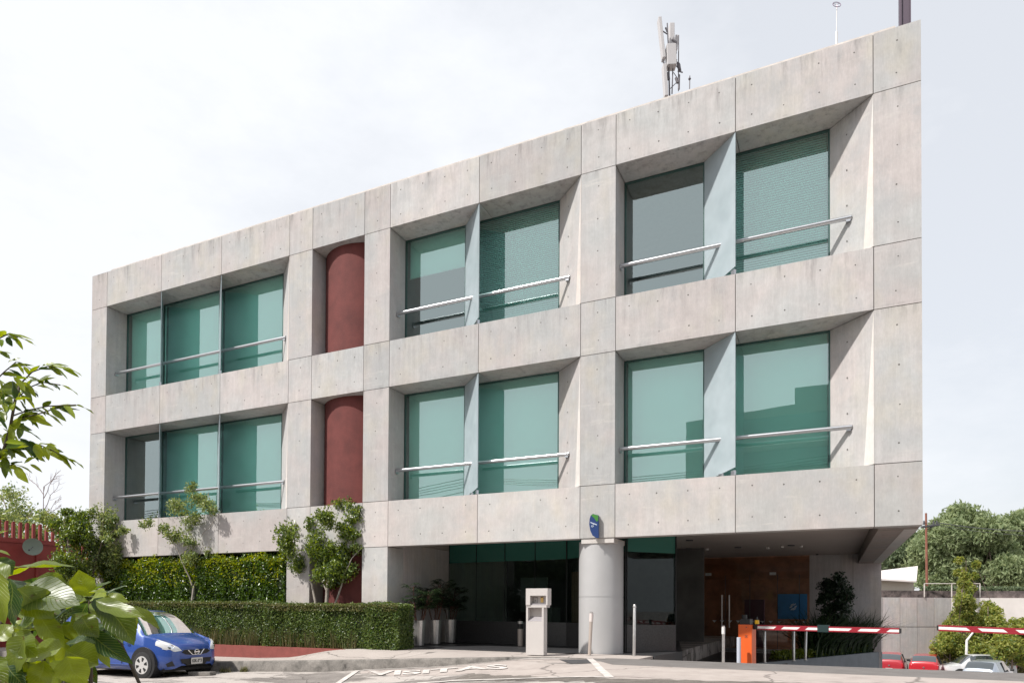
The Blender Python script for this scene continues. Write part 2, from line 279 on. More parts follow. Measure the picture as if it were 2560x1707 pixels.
# ------------------------------------------------------------------ object helpers
ORG = {}
def org(o): return ORG.get(o.name, (0, 0, 0)) if o is not None else (0, 0, 0)
def tag(o, label=None, cat=None, group=None, kind=None):
    if label: o['label'] = label
    if cat: o['category'] = cat
    if group: o['group'] = group
    if kind: o['kind'] = kind
    return o
def thing(name, loc, label, cat, group=None, rz=0.0):
    o = bpy.data.objects.new(name, None); COL.objects.link(o); o.location = loc; o.rotation_euler = (0, 0, rz)
    o.empty_display_size = 0.2; ORG[o.name] = tuple(loc); tag(o, label, cat, group); return o
class MB:
    def __init__(s): s.v = []; s.f = []; s.m = []
    def add(s, vs, fs, mi=0):
        k = len(s.v); s.v += [tuple(map(float, p)) for p in vs]; s.f += [tuple(k+i for i in f) for f in fs]; s.m += [mi]*len(fs); return s
    def box(s, x0, x1, y0, y1, z0, z1, mi=0):
        return s.add([(x0, y0, z0), (x1, y0, z0), (x1, y1, z0), (x0, y1, z0), (x0, y0, z1), (x1, y0, z1), (x1, y1, z1), (x0, y1, z1)],
                     [(0, 3, 2, 1), (4, 5, 6, 7), (0, 1, 5, 4), (1, 2, 6, 5), (2, 3, 7, 6), (3, 0, 4, 7)], mi)
    def prism(s, poly, z0, z1, mi=0):
        n = len(poly); zz0 = z0 if hasattr(z0, '__len__') else [z0]*n; zz1 = z1 if hasattr(z1, '__len__') else [z1]*n
        vs = [(p[0], p[1], zz0[i]) for i, p in enumerate(poly)] + [(p[0], p[1], zz1[i]) for i, p in enumerate(poly)]
        fs = [tuple(reversed(range(n))), tuple(range(n, 2*n))] + [(i, (i+1) % n, n+(i+1) % n, n+i) for i in range(n)]
        return s.add(vs, fs, mi)
    def obox(s, c, ax, ay, az, mi=0):
        """oriented box: centre and three half-axis vectors"""
        c, ax, ay, az = map(np.array, (c, ax, ay, az)); vs = []
        for k in (-1, 1):
            for (i, j) in ((-1, -1), (1, -1), (1, 1), (-1, 1)): vs.append(c+ax*i+ay*j+az*k)
        return s.add(vs, [(0, 3, 2, 1), (4, 5, 6, 7), (0, 1, 5, 4), (1, 2, 6, 5), (2, 3, 7, 6), (3, 0, 4, 7)], mi)
    def tube(s, pts, rad, n=10, mi=0, cap=True):
        pts = [np.array(p, float) for p in pts]; rad = rad if hasattr(rad, '__len__') else [rad]*len(pts)
        vs = []; prev = None
        for i, p in enumerate(pts):
            d = pts[min(i+1, len(pts)-1)]-pts[max(i-1, 0)]; d = d/(np.linalg.norm(d)+1e-9)
            if prev is None:
                a = np.array([0, 0, 1.0]) if abs(d[2]) < 0.9 else np.array([1.0, 0, 0])
            else: a = prev
            e1 = a-d*np.dot(a, d); e1 /= (np.linalg.norm(e1)+1e-9); e2 = np.cross(d, e1); prev = e1
            for k in range(n):
                q = 2*math.pi*k/n; vs.append(p+(e1*math.cos(q)+e2*math.sin(q))*rad[i])
        fs = []
        for i in range(len(pts)-1):
            for k in range(n): fs.append((i*n+k, i*n+(k+1) % n, (i+1)*n+(k+1) % n, (i+1)*n+k))
        if cap: fs.append(tuple(reversed(range(n)))); fs.append(tuple((len(pts)-1)*n+k for k in range(n)))
        return s.add(vs, fs, mi)
    def cyl(s, c, r, z0, z1, n=24, mi=0, r2=None):
        return s.tube([(c[0], c[1], z0), (c[0], c[1], z1)], [r, r if r2 is None else r2], n, mi)
    def disc_y(s, x, y, z, r, n=8, mi=0):
        return s.add([(x+r*math.cos(2*math.pi*k/n), y, z+r*math.sin(2*math.pi*k/n)) for k in range(n)], [tuple(range(n))], mi)
    def build(s, name, mats, parent=None, smooth=False, local=False, bevel=0.0):
        me = bpy.data.meshes.new(name); o3 = (0, 0, 0) if local else org(parent)
        vs = np.array(s.v, float)-np.array(o3) if s.v else np.zeros((0, 3))
        me.from_pydata([tuple(p) for p in vs], [], s.f)
        mats = mats if isinstance(mats, (list, tuple)) else [mats]
        for m in mats: me.materials.append(m)
        me.polygons.foreach_set('material_index', s.m)
        if smooth: me.polygons.foreach_set('use_smooth', [True]*len(s.f))
        me.update(); o = bpy.data.objects.new(name, me); COL.objects.link(o)
        if parent is not None: o.parent = parent; ORG[o.name] = o3
        if bevel:
            b = o.modifiers.new('bevel', 'BEVEL'); b.width = bevel; b.segments = 2; b.limit_method = 'ANGLE'; b.angle_limit = R(40)
        if smooth:
            try: me.set_sharp_from_angle(angle=R(42))
            except Exception: pass
        return o
def fastmesh(name, V, Fc, mat, parent=None, local=False, smooth=False):
    """V (n,3), Fc (m,k) arrays"""
    me = bpy.data.meshes.new(name); V = np.asarray(V, float)-np.array((0, 0, 0) if local else org(parent)); m, k = Fc.shape
    me.vertices.add(len(V)); me.vertices.foreach_set('co', V.ravel())
    me.loops.add(m*k); me.loops.foreach_set('vertex_index', Fc.ravel().astype(np.int32))
    me.polygons.add(m); me.polygons.foreach_set('loop_start', (np.arange(m)*k).astype(np.int32))
    if smooth: me.polygons.foreach_set('use_smooth', np.ones(m, bool))
    me.materials.append(mat); me.update(calc_edges=True); me.validate()
    o = bpy.data.objects.new(name, me); COL.objects.link(o)
    if parent is not None: o.parent = parent; ORG[o.name] = org(parent) if not local else (0, 0, 0)
    return o
def norm(a): return a/(np.linalg.norm(a, axis=-1, keepdims=True)+1e-9)
def leaf_geo(C, L, W, droop=0.0, upb=0.4, dirs=None, spread=1.0):
    """small folded leaves: centre C (n,3), length L, width W"""
    n = len(C); L = np.broadcast_to(L, (n,)); W = np.broadcast_to(W, (n,))
    d = norm(rng.normal(size=(n, 3))*spread+np.array([0, 0, -droop])+(0 if dirs is None else dirs)); nn = rng.normal(size=(n, 3))+np.array([0, 0, upb])
    s = norm(np.cross(d, nn)); nr = norm(np.cross(s, d))
    a = C-d*L[:, None]*0.5; b = C+d*L[:, None]*0.5-nr*L[:, None]*0.12
    l = C+s*W[:, None]*0.5+nr*W[:, None]*0.15; r = C-s*W[:, None]*0.5+nr*W[:, None]*0.15
    V = np.stack([a, l, b, r], 1).reshape(-1, 3)
    k = np.arange(n)*4; Fc = np.concatenate([np.stack([k, k+1, k+2], 1), np.stack([k, k+2, k+3], 1)], 0)
    return V, Fc
def ball(c, r, n, hollow=0.45, flat=1.0):
    d = norm(rng.normal(size=(n, 3))); q = (hollow+(1-hollow)*rng.random(n)**0.7)[:, None]
    return np.array(c)+d*q*np.array([r, r, r*flat])
def clumpy(c, r, n, k=9, sub=0.66, flat=1.0):
    """a clump of clumps, so that the edge is ragged and sky shows through"""
    cs = ball(c, r*0.98, k, 0.2, flat); P = []
    for q in cs: P.append(ball(q, r*sub*(0.8+0.7*rng.random()), max(3, int(n*2.3)//k), 0.1, 0.85))
    P.append(ball(c, r*1.35, max(4, int(n*0.55)), 0.3, flat))
    return np.concatenate(P)
def tree(name, label, cat, base, stems, clumps, leaf, mat, bark, group=None, droop=0.3, trunk_name='trunk', crown_name='crown', upb=0.5):
    o = thing(name, base, label, cat, group)
    mb = MB()
    for pts, r0, r1 in stems:
        n = len(pts); mb.tube(pts, [r0+(r1-r0)*i/(n-1) for i in range(n)], 7)
    mb.build(trunk_name, bark, o, smooth=True)
    C = np.concatenate([clumpy(np.array(c), r, n, k=max(5, int(5+r*8)), flat=fl) for c, r, n, fl in clumps])
    V, Fc = leaf_geo(C, leaf[0]*(0.7+0.6*rng.random(len(C))), leaf[1]*(0.7+0.6*rng.random(len(C))), droop, upb)
    fastmesh(crown_name, V, Fc, mat, o)
    return o
def bend(a, b, n=4, wob=0.08):
    a, b = np.array(a, float), np.array(b, float); L = np.linalg.norm(b-a)
    return [a+(b-a)*i/n+(rng.normal(size=3)*wob*L*(0 if i in (0, n) else 1)) for i in range(n+1)]
def text_mesh(s, size, extrude=0.0, bold=0.0):
    cu = bpy.data.curves.new('txt', 'FONT'); cu.body = s; cu.size = size; cu.align_x = 'CENTER'; cu.align_y = 'CENTER'; cu.offset = bold; cu.extrude = extrude
    o = bpy.data.objects.new('txt', cu); COL.objects.link(o); dg = bpy.context.evaluated_depsgraph_get(); dg.update()
    me = bpy.data.meshes.new_from_object(o.evaluated_get(dg)); bpy.data.objects.remove(o); bpy.data.curves.remove(cu)
    vs = [tuple(v.co) for v in me.vertices]; fs = [tuple(p.vertices) for p in me.polygons]; bpy.data.meshes.remove(me)
    return vs, fs

# ------------------------------------------------------------------ the ground
gx = [-300, -16, -14, -10.6, -7.5, -5.8, -4, 300]; gz = [-0.60, -0.60, -0.59, -0.45, -0.235, -0.04, 0.0, 0.0]
def sst(a, b, x):
    t = min(max((x-a)/(b-a), 0), 1); return t*t*(3-2*t)
CREST = -1.1
def gr(x, y):
    """ground height of road and driveway"""
    base = float(np.interp(x, gx, gz)); base += 0.10*max(min(y+2.75, 0), -2.2)*float(np.interp(x, [-12.6, -9.8, -6, -3.2], [0, 1, 1, 0])); s = sst(-5.4, -11.0, y)
    z = base*(1-s)+(-0.62)*s
    if y > CREST and x > -3.5: z = -0.005-min(0.165*(y-CREST), 3.15)
    elif y > CREST: z = min(z, -0.06)
    return z
def sheet(name, x0, x1, y0, y1, nx, ny, mat, dz=0.004, zf=gr, xs=None, ys=None, inside=None):
    xs = np.linspace(x0, x1, nx+1) if xs is None else xs; ys = np.linspace(y0, y1, ny+1) if ys is None else ys
    V = np.array([(x, y, zf(x, y)+dz) for y in ys for x in xs]); nx = len(xs)-1; ny = len(ys)-1
    f = [(j*(nx+1)+i, j*(nx+1)+i+1, (j+1)*(nx+1)+i+1, (j+1)*(nx+1)+i) for j in range(ny) for i in range(nx) if inside is None or inside(0.5*(xs[i]+xs[i+1]), 0.5*(ys[j]+ys[j+1]))]
    return fastmesh(name, V, np.array(f), mat)
xs = np.array(sorted(set([-400, -200, -100, -60, -40, -30, -3.51, -3.49, 20, 30, 45, 70, 120, 250, 400]+gx[1:-1]+[-12.6, -9.8, -6, -3.2]+list(np.arange(-24, 16, 0.25)))))
ys = np.array(sorted(set([-400, -200, -100, -60, -40, -30, -20, CREST, CREST+0.01, 20, 25, 30, 40, 60, 90, 150, 300, 500]+[-5.4, -2.75, -4.95]+list(np.arange(-14, 20, 0.35)))))
tag(sheet('ground', 0, 0, 0, 0, 0, 0, M['asphalt'], 0.0, xs=xs, ys=ys), kind='structure')
# pale apron and grey strip in front of the building
def poly_sheet(name, poly, mat, dz, nx=24, ny=3):
    """poly: four corners (x,y) as left-near, right-near, right-far, left-far; follows the ground"""
    a, b, c, d = map(np.array, poly); V = []
    for j in range(ny+1):
        for i in range(nx+1):
            u = i/nx; v = j/ny; p = (a*(1-u)+b*u)*(1-v)+(d*(1-u)+c*u)*v; V.append((p[0], p[1], gr(p[0], min(p[1], CREST-1e-4) if p[1] < CREST+0.02 else p[1])+dz))
    f = [(j*(nx+1)+i, j*(nx+1)+i+1, (j+1)*(nx+1)+i+1, (j+1)*(nx+1)+i) for j in range(ny) for i in range(nx)]
    return fastmesh(name, np.array(V), np.array(f), mat)
def strip_sheet(name, X, near, far, mat, dz, ny=4):
    V = []
    for x, n_, f_ in zip(X, near, far):
        for j in range(ny+1):
            y = n_+(f_-n_)*j/ny; V.append((x, y, gr(x, min(y, CREST-1e-4))+dz))
    f = [(i*(ny+1)+j, (i+1)*(ny+1)+j, (i+1)*(ny+1)+j+1, i*(ny+1)+j+1) for i in range(len(X)-1) for j in range(ny)]
    return fastmesh(name, np.array(V), np.array(f), mat)
XA = np.array(sorted(set(np.round(np.concatenate([np.arange(-9.1, 6, 0.1), [8, 12, 16, -7.5, -5.8, -4.0]]), 4))))
jag = lambda x: 0.05*math.sin(x*5.1)+0.04*math.sin(x*13.7+1)+0.03*math.sin(x*29)
nearA = [float(np.interp(x, [-9.1, -8.3, -7.0, -5.5, -4.45, -3.2, -1.16, 2.5, 16], [-2.9, -3.3, -3.7, -4.05, -4.5, -5.12, -4.6, -3.55, -3.2]))+jag(x) for x in XA]
kx0 = [-60, -17, -14.5, -10.6, -9.0, -7.5, -6.5, -5.8, -5.2, -4.0, 16]; ky0 = [-2.4, -2.4, -2.4, -2.5, -2.35, -2.1, -1.85, -1.55, -1.38, -1.40, -1.30]
farA = [float(np.interp(x, kx0, ky0))-0.03 if x < -4.4 else float(np.interp(x, [-4.4, -3.6, 16], [-1.45, -2.68, -2.66])) for x in XA]
tag(strip_sheet('apron', XA, nearA, farA, M['apron'], 0.004), kind='structure')
XD = [x for x in XA if x >= -4.45]; farD = [CREST-1e-4]*len(XD); nearD = [float(np.interp(x, [-4.45, -3.6, 16], [-1.46, -2.68, -2.66]))+0.0005 for x in XD]
tag(strip_sheet('driveway', XD, nearD, farD, M['drive'], 0.0045, 3), kind='structure')
XS_ = [x for x in XA if x >= -5.9]
tag(strip_sheet('asphalt_seam', XS_, [float(np.interp(x, XA, nearA))-0.55-0.9*max(0, x+3)/4+jag(x*1.3+2)*1.5 for x in XS_], [float(np.interp(x, XA, nearA))-0.001 for x in XS_], M['broken'], 0.0042, 3), kind='structure')
tag(poly_sheet('asphalt_patch', [(-4.39, -2.78), (-4.0, -2.6), (-4.46, -1.55), (-5.0, -1.75)], M['patch'], 0.0085, 3, 2), kind='structure')
def line_strip(mb, a, b, wd, n=14):
    a, b = np.array(a, float), np.array(b, float); d = (b-a)/np.linalg.norm(b-a); s = np.array([-d[1], d[0]])*wd/2; V = []
    for i in range(n+1):
        p = a+(b-a)*i/n
        for q in (p-s, p+s): V.append((q[0], q[1], gr(q[0], min(q[1], CREST-1e-4))+0.013))
    mb.add(V, [(2*i, 2*i+2, 2*i+3, 2*i+1) for i in range(n)])
mb = MB()
lp = [(x, float(np.interp(x, kx0, ky0))-0.17) for x in (-9.3, -8.4, -7.5, -6.5, -5.76)]+[(-4.5, -1.32)]
for p, q in zip(lp[:-1], lp[1:]): line_strip(mb, p, q, 0.16, 6)
line_strip(mb, (-4.5, -1.32), (-2.94, -5.02), 0.13); line_strip(mb, (-2.94, -5.02), (-6.6, -4.55), 0.10); line_strip(mb, (-9.37, -2.6), (-8.3, -4.9), 0.13)
vs, fs = text_mesh('VISITAS', 1.0, 0.0, 0.035)
xsw = max(v[0] for v in vs)-min(v[0] for v in vs); ysw = max(v[1] for v in vs)-min(v[1] for v in vs)
ang = R(-2); tv = []
for v in vs:
    u = v[0]/xsw+0.5; q = v[1]/ysw+0.5; bl, br_, tl_, tr_ = map(np.array, ((-8.5, -3.42), (-5.25, -3.62), (-8.88, -2.86), (-5.5, -3.08)))
    X, Y = (bl*(1-u)+br_*u)*(1-q)+(tl_*(1-u)+tr_*u)*q
    tv.append((X, Y, gr(X, Y)+0.018))
mb.add(tv, fs)
tag(mb.build('road_marking', M['roadline']), kind='structure')

# sidewalk with a kerb that dies out into the road
kx = [-60, -17, -14.5, -10.6, -9.0, -7.5, -6.5, -5.8, -5.2]; ky = [-2.4, -2.4, -2.4, -2.5, -2.35, -2.1, -1.85, -1.55, -1.35]
sxz = [-60, -16, -14, -10.6, -7.5, -5.8, 0]; szz = [-0.37, -0.37, -0.35, -0.19, -0.055, 0.0, 0.0]
def sw(x, y):
    z = float(np.interp(x, sxz, szz)); k = sst(-1.9, -0.9, y)*sst(-12.9, -10.9, x); return z*(1-k)-0.02*k
V = []; xsK = np.concatenate([[-60, -40, -30], np.arange(-24, -5.19, 0.4), [-5.2]]); nv = 9
for x in xsK:
    y0 = float(np.interp(x, kx, ky))
    for j in range(nv+1):
        y = y0+0.02+(0.02-y0)*j/nv; V.append((x, y, sw(x, y)))
f = [(i*(nv+1)+j, (i+1)*(nv+1)+j, (i+1)*(nv+1)+j+1, i*(nv+1)+j+1) for i in range(len(xsK)-1) for j in range(nv)]
tag(fastmesh('sidewalk', np.array(V), np.array(f), M['sidewalk']), kind='structure')
V = []
for x in xsK:
    y0 = float(np.interp(x, kx, ky)); zt = sw(x, y0+0.02); jit = rng.normal()*0.008
    V += [(x, y0-0.035+jit, gr(x, y0)-0.05), (x, y0-0.02+jit, zt-0.03), (x, y0+0.005, zt+0.003), (x, y0+0.13, zt+0.004)]
f = [(i*4+j, (i+1)*4+j, (i+1)*4+j+1, i*4+j+1) for i in range(len(xsK)-1) for j in range(3)]
tag(fastmesh('kerb', np.array(V), np.array(f), M['kerb']), kind='structure')
# terrace slab in front of and under the building
mb = MB(); mb.prism([(-5.19, -1.36), (-3.55, -1.12), (-3.5, 0.02), (-5.19, 0.02)], -1.0, 0.0)
tag(mb.build('terrace', M['sidewalk']), kind='structure')
mb = MB(); mb.box(-5.2, -3.3, -1.44, -1.365, -0.9, 0.004); 
tag(mb.build('kerb', M['kerb']), kind='structure')
mb = MB(); mb.prism([(-22.5, 0.03), (-3.45, 0.03), (-3.25, 2.0), (-5.3, 11.5), (-5.3, 16.0), (-22.5, 16.0)], -3.6, 0.002)
tag(mb.build('granite_terrace', M['granite_floor']), kind='structure')
mb = MB(); mb.prism([(-3.24, 2.2), (-1.62, 4.4), (1.5, 11.64), (1.5, 16), (-5.29, 16), (-5.29, 11.6)], -3.6, -0.46)
tag(mb.build('landing', M['granite_floor']), kind='structure')
mb = MB(); mb.box(-5.2, -0.70, 10.9, 11.30, -0.455, -0.38); mb.box(-4.9, -0.70, 9.9, 10.1, -0.455, -0.42)
tag(mb.build('landing_step', M['alu']), kind='structure')

# ------------------------------------------------------------------ the office building
c0, c1, c2, c3, cX, c4, c5, c6, c7, c8, c9, c10, c11, c12 = -22.605, -21.823, -19.199, -16.576, -13.907, -13.068, -11.291, -10.463, -7.825, -5.178, -4.353, -1.781, 0.768, 1.574
Z0, Z1, Z2, Z3, Z4, Z5 = 12.16, 10.99, 8.01, 6.79, 3.81, 2.61
D = 0.72; G = 0.0075
bld = thing('office_building', (-10.5, 0.0, 0.0), 'grey board-formed concrete office building with two storeys of green windows over an open ground floor', 'office building')
def holes(mb, xs_, zs_, y=-0.0015):
    for x in xs_:
        for z in zs_:
            if rng.random() < 0.04: continue
            mb.disc_y(x+rng.normal()*0.012, y, z+rng.normal()*0.012, 0.0125+0.005*rng.random(), 8, 1)
def panel(x0, x1, z0, z1, name='spandrel_panel', nh=None, rows=2, mat=None, splay=0.0, y1=D):
    mb = MB(); g = G
    if splay:
        mb.prism([(x0+g, 0), (x1-g, 0), (x1-g, y1), (x0-splay, y1), (x0-0.0, 0.012)], z0+g, z1-g)
    else: mb.box(x0+g, x1-g, 0, y1, z0+g, z1-g)
    wd = x1-x0
    if nh is None: nh = max(1, round(wd/0.66))
    m = wd/nh/2; xs_ = [x0+m+i*wd/nh for i in range(nh)] if nh > 1 else [(x0+x1)/2]
    if rows == 2 and z1-z0 < 1.5: zs_ = [z0+0.24*(z1-z0), z0+0.78*(z1-z0)]
    else:
        k = max(2, round((z1-z0)/0.72)); zs_ = [z0+(i+0.5)*(z1-z0)/k for i in range(k)]
    holes(mb, xs_, zs_)
    if splay:                                   # form-tie holes in the splayed face
        nrm = np.array([-y1, -splay]); nrm = nrm/np.linalg.norm(nrm); tv = np.array([-splay, y1])/math.hypot(splay, y1)
        for q in range(4):
            z = z0+0.42+q*0.72; p = np.array([x0, 0.0])+tv*0.62+nrm*0.006
            mb.add([(p[0]+tv[0]*0.016*math.cos(a), p[1]+tv[1]*0.016*math.cos(a), z+0.016*math.sin(a)) for a in np.linspace(0, 2*math.pi, 9)[:-1]], [tuple(range(8))], 1)
    return mb.build(name, [mat or M['conc'], M['hole']], bld)
cuts = [c0, c1, c2, c3, cX, c4, c5, c6, c7, c8, c9, c10, c11, c12]
for (za, zb) in ((Z1, Z0), (Z3, Z2), (Z5, Z4)):
    mt = M['conc']
    for a, b in zip(cuts[:-1], cuts[1:]):
        lo = (za == Z5 and a >= c6-0.01)
        panel(a, b, za, zb, y1=0.32 if lo else D, mat=M['conc_lo'] if za == Z5 else None)
for (za, zb) in ((Z2, Z1), (Z4, Z3)):
    panel(c0, c1, za, zb, 'pier_panel', 1); panel(cX, c4, za, zb, 'pier_panel', 1, splay=0.90); panel(c5, c6, za, zb, 'pier_panel', 1)
    panel(c8, c9, za, zb, 'pier_panel', 1, splay=0.80); panel(c11, c12, za, zb, 'pier_panel', 1, splay=0.76)
for a, b in ((c0, c1), (cX, c4), (c5, c6)): panel(a, b, -0.1, Z5, 'pier_panel', 1, mat=M['conc_lo'])
# dark backing that shows in the open joints
mb = MB()
for zc in (Z0, Z1, Z2, Z3, Z4): pass
for (za, zb) in ((Z1, Z0), (Z3, Z2), (Z5, Z4)): mb.box(c0+0.02, c12-0.02, 0.022, 0.30, za+0.012, zb-0.012)
for (a, b) in ((c0, c1), (cX, c4), (c5, c6), (c8, c9), (c11, c12)): mb.box(a+0.012, b-0.012, 0.022, 0.3, Z5+0.02, Z0-0.03)
mb.build('joint_backing', M['joint'], bld)
# paler concrete triangle on the splayed jambs, wider towards the bottom
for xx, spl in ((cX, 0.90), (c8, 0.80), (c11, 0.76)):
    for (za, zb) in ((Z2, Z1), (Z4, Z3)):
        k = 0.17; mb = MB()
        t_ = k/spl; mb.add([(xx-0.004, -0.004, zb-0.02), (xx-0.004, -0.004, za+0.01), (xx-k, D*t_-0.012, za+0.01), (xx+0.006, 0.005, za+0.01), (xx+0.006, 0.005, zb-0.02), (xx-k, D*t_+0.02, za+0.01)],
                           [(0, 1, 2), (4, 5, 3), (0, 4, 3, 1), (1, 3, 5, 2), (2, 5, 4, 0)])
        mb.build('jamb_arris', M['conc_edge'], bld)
# parapet coping
mb = MB(); mb.box(c1+0.05, c12-0.42, 0.10, 0.62, Z0, Z0+0.10); mb.build('coping', M['coping'], bld)
mb = MB(); mb.box(c1-0.35, c1+0.05, 0.10, 0.62, Z0, Z0+0.06); mb.build('coping', M['coping'], bld)
# body behind the facade
BY = 15.0
mb = MB(); mb.box(c12-0.25, c12-0.004, D+0.002, BY, Z5+0.004, Z0-0.02); mb.box(c0+0.004, c0+0.25, D+0.002, BY, -0.2, Z0-0.02); mb.box(c0+0.26, c12-0.26, BY-0.25, BY, Z5+0.4, Z0-0.02)
mb.build('side_wall', M['conc_lo'], bld)
mb = MB(); mb.box(c0+0.26, c12-0.26, D+0.003, BY-0.26, 11.45, 11.75); mb.build('roof_slab', M['soffit'], bld)
mb = MB(); mb.box(c0+0.26, c12-0.26, D+0.003, BY-0.26, 6.9, 7.3); mb.build('floor_slab', M['int_ceiling'], bld)
mb = MB(); mb.box(c6, c12-0.72, 0.33, BY-0.26, 2.95, 3.2); mb.box(c0+0.26, c6-0.003, D+0.003, BY-0.26, 2.75, 3.2); mb.box(c12-0.717, c12-0.26, D+0.003, BY-0.26, 2.98, 3.2)
mb.build('overhang_ceiling', simple('ceiling_plaster', (0.44, 0.38, 0.345), 0.85, noise=0.05, nscale=0.8), bld)
mb = MB(); mb.box(c12-0.715, c12-0.256, D+0.005, 11.7, Z5+0.002, 2.978); mb.box(c12-0.715, c12-0.02, 0.323, D, Z5+0.006, 2.97); mb.build('edge_beam', M['soffit'], bld)
mb = MB()
for (za, zb) in ((7.3, 11.44), (3.2, 6.9)):
    mb.box(c0+0.3, c12-0.3, 6.5, 6.6, za, zb)
    for xx in (c4-0.9, c6-0.35, c8-0.45): mb.box(xx, xx+0.12, D+0.4, 6.49, za, zb)
mb.build('inner_wall', M['int_wall'], bld)
# down-lights let into the overhang ceiling
for (px, py) in ((1724, 1349), (1845, 1367), (1978, 1362), (1722, 1370)):
    d = fw+rt*(px-1280)/F-up*(py-CY0)/F; p = CAM+d*((2.95-CAM[2])/d[2])
    mb = MB(); mb.cyl((p[0], p[1]), 0.10, 2.925, 2.949, 14); mb.build('downlight', M['darkgrey'], bld, smooth=True)
for (px, py) in ((1757, 1372), (1768, 1372), (1920, 1369), (1955, 1366), (2003, 1365)):
    d = fw+rt*(px-1280)/F-up*(py-CY0)/F; p = CAM+d*((2.93-CAM[2])/d[2]); MB().cyl((p[0], p[1]), 0.045, 2.90, 2.949, 10).build('spotlight', M['white'], bld)
# red stair drum seen in the slot
mb = MB(); mb.tube([(-12.13, 1.52, -0.1), (-12.13, 1.52, 11.2)], [1.34, 1.34], 64); mb.build('stair_drum', M['red'], bld, smooth=True)
mb = MB(); mb.box(c4-0.95, c4-0.02, D+0.01, D+0.2, 0, Z1); mb.build('slot_wall', M['conc_lo'], bld)
# windows
def window(xa, xb, za, zb, blind=None, bz=0.0):
    """frame, pane and blind of one light; glass stands at the back of the reveal"""
    mb = MB(); t = 0.035; y0, y1 = D+0.002, D+0.06
    mb.box(xa, xa+t, y0, y1, za, zb); mb.box(xb-t, xb, y0, y1, za, zb); mb.box(xa+t, xb-t, y0, y1, za, za+t); mb.box(xa+t, xb-t, y0, y1, zb-t, zb)
    fr = mb.build('window', M['frame'], bld)
    mb = MB(); mb.add([(xa+t, D+0.02, za+t), (xb-t, D+0.02, za+t), (xb-t, D+0.02, zb-t), (xa+t, D+0.02, zb-t)], [(0, 1, 2, 3)]); mb.build('pane', M['glass'], fr)
    if blind == 'roller':
        zc = zb-(zb-za)*bz if bz else za+0.03
        mb = MB(); mb.box(xa+0.05, xb-0.05, D+0.16, D+0.166, zc, zb+0.1); mb.tube([(xa+0.05, D+0.16, zc), (xb-0.05, D+0.16, zc)], 0.018, 8); mb.build('blind', M['blind'], fr)
    elif blind == 'slats':
        mb = MB(); z = za+0.02
        while z < zb+0.05:
            mb.add([(xa+0.05, D+0.14, z), (xb-0.05, D+0.14, z), (xb-0.05, D+0.158, z+0.047), (xa+0.05, D+0.158, z+0.047)], [(0, 1, 2, 3)]); z += 0.052
        mb.build('blind', M['blind'], fr)
    return fr
def fin(x, za, zb, dx):
    a = np.array([x, 0.01]); b = np.array([x-dx, D-0.01]); d = (b-a)/np.linalg.norm(b-a); n = np.array([-d[1], d[0]])*0.009
    poly = [a-n, b-n, b+n, a+n]; mb = MB(); mb.prism([tuple(p) for p in poly], [za+0.16, za+0.02, za+0.02, za+0.16], zb-0.01)
    o = mb.build('glass_fin', M['fin'], bld)
    for q in (0.06, 0.45): p = a+(b-a)*q; MB().obox((p[0], p[1], za+0.05), (d[0]*0.05, d[1]*0.05, 0), (n[0]*3, n[1]*3, 0), (0, 0, 0.05)).build('bracket', M['alu'], o)
M['fin'] = None
def finmat():
    m = bpy.data.materials.new('etched_fin_glass'); m.use_nodes = True; t = m.node_tree; b = t.nodes['Principled BSDF']; o = t.nodes['Material Output']
    b.inputs['Base Color'].default_value = (0.47, 0.535, 0.57, 1); b.inputs['Roughness'].default_value = 0.25
    tr = N(t, 'ShaderNodeBsdfTransparent'); tr.inputs['Color'].default_value = (0.72, 0.85, 0.84, 1)
    g = N(t, 'ShaderNodeNewGeometry'); sp = N(t, 'ShaderNodeSeparateXYZ'); t.links.new(g.outputs['Position'], sp.inputs[0])
    vo = N(t, 'ShaderNodeTexNoise', i_Scale=2.0); t.links.new(g.outputs['Position'], vo.inputs['Vector'])
    r = N(t, 'ShaderNodeMapRange'); r.inputs[1].default_value = 0.3; r.inputs[2].default_value = 0.7; r.inputs[3].default_value = 0.20; r.inputs[4].default_value = 0.36
    t.links.new(vo.outputs['Fac'], r.inputs[0])
    mxs = N(t, 'ShaderNodeMixShader'); t.links.new(r.outputs[0], mxs.inputs[0]); t.links.new(b.outputs[0], mxs.inputs[1]); t.links.new(tr.outputs[0], mxs.inputs[2]); t.links.new(mxs.outputs[0], o.inputs['Surface'])
    return m
M['fin'] = finmat()
def rail(xa, xb, z, sag=0.0):
    mb = MB(); mb.tube([(xa, 0.36, z), (xb, 0.36, z)], 0.047, 16); o = mb.build('handrail', M['alu'], bld, smooth=True)
    MB().box(xa-0.001, xa+0.03, 0.30, 0.42, z-0.085, z-0.02).build('bracket', M['alu'], o); MB().box(xb-0.10, xb-0.02, 0.33, 0.50, z-0.08, z-0.03).build('bracket', M['alu'], o)
bays = {
    'U': (Z2, Z1, [(c1, c2-0.82, 'roller', 0), (c2-0.82, c3-0.86, 'roller', 0), (c3-0.86, cX-0.90, 'roller', 0)], [(c6, c7-0.76, 'roller', 0.33), (c7-0.76, c8-0.80, 'slats', 0)], [(c9, c10-0.74, None, 0), (c10-0.74, c11-0.76, 'slats', 0)]),
    'L': (Z4, Z3, [(c1, c2-0.82, None, 0), (c2-0.82, c3-0.86, 'roller', 0), (c3-0.86, cX-0.90, 'roller', 0)], [(c6, c7-0.76, 'roller', 0), (c7-0.76, c8-0.80, 'roller', 0)], [(c9, c10-0.74, 'roller', 0), (c10-0.74, c11-0.76, 'roller', 0)])}
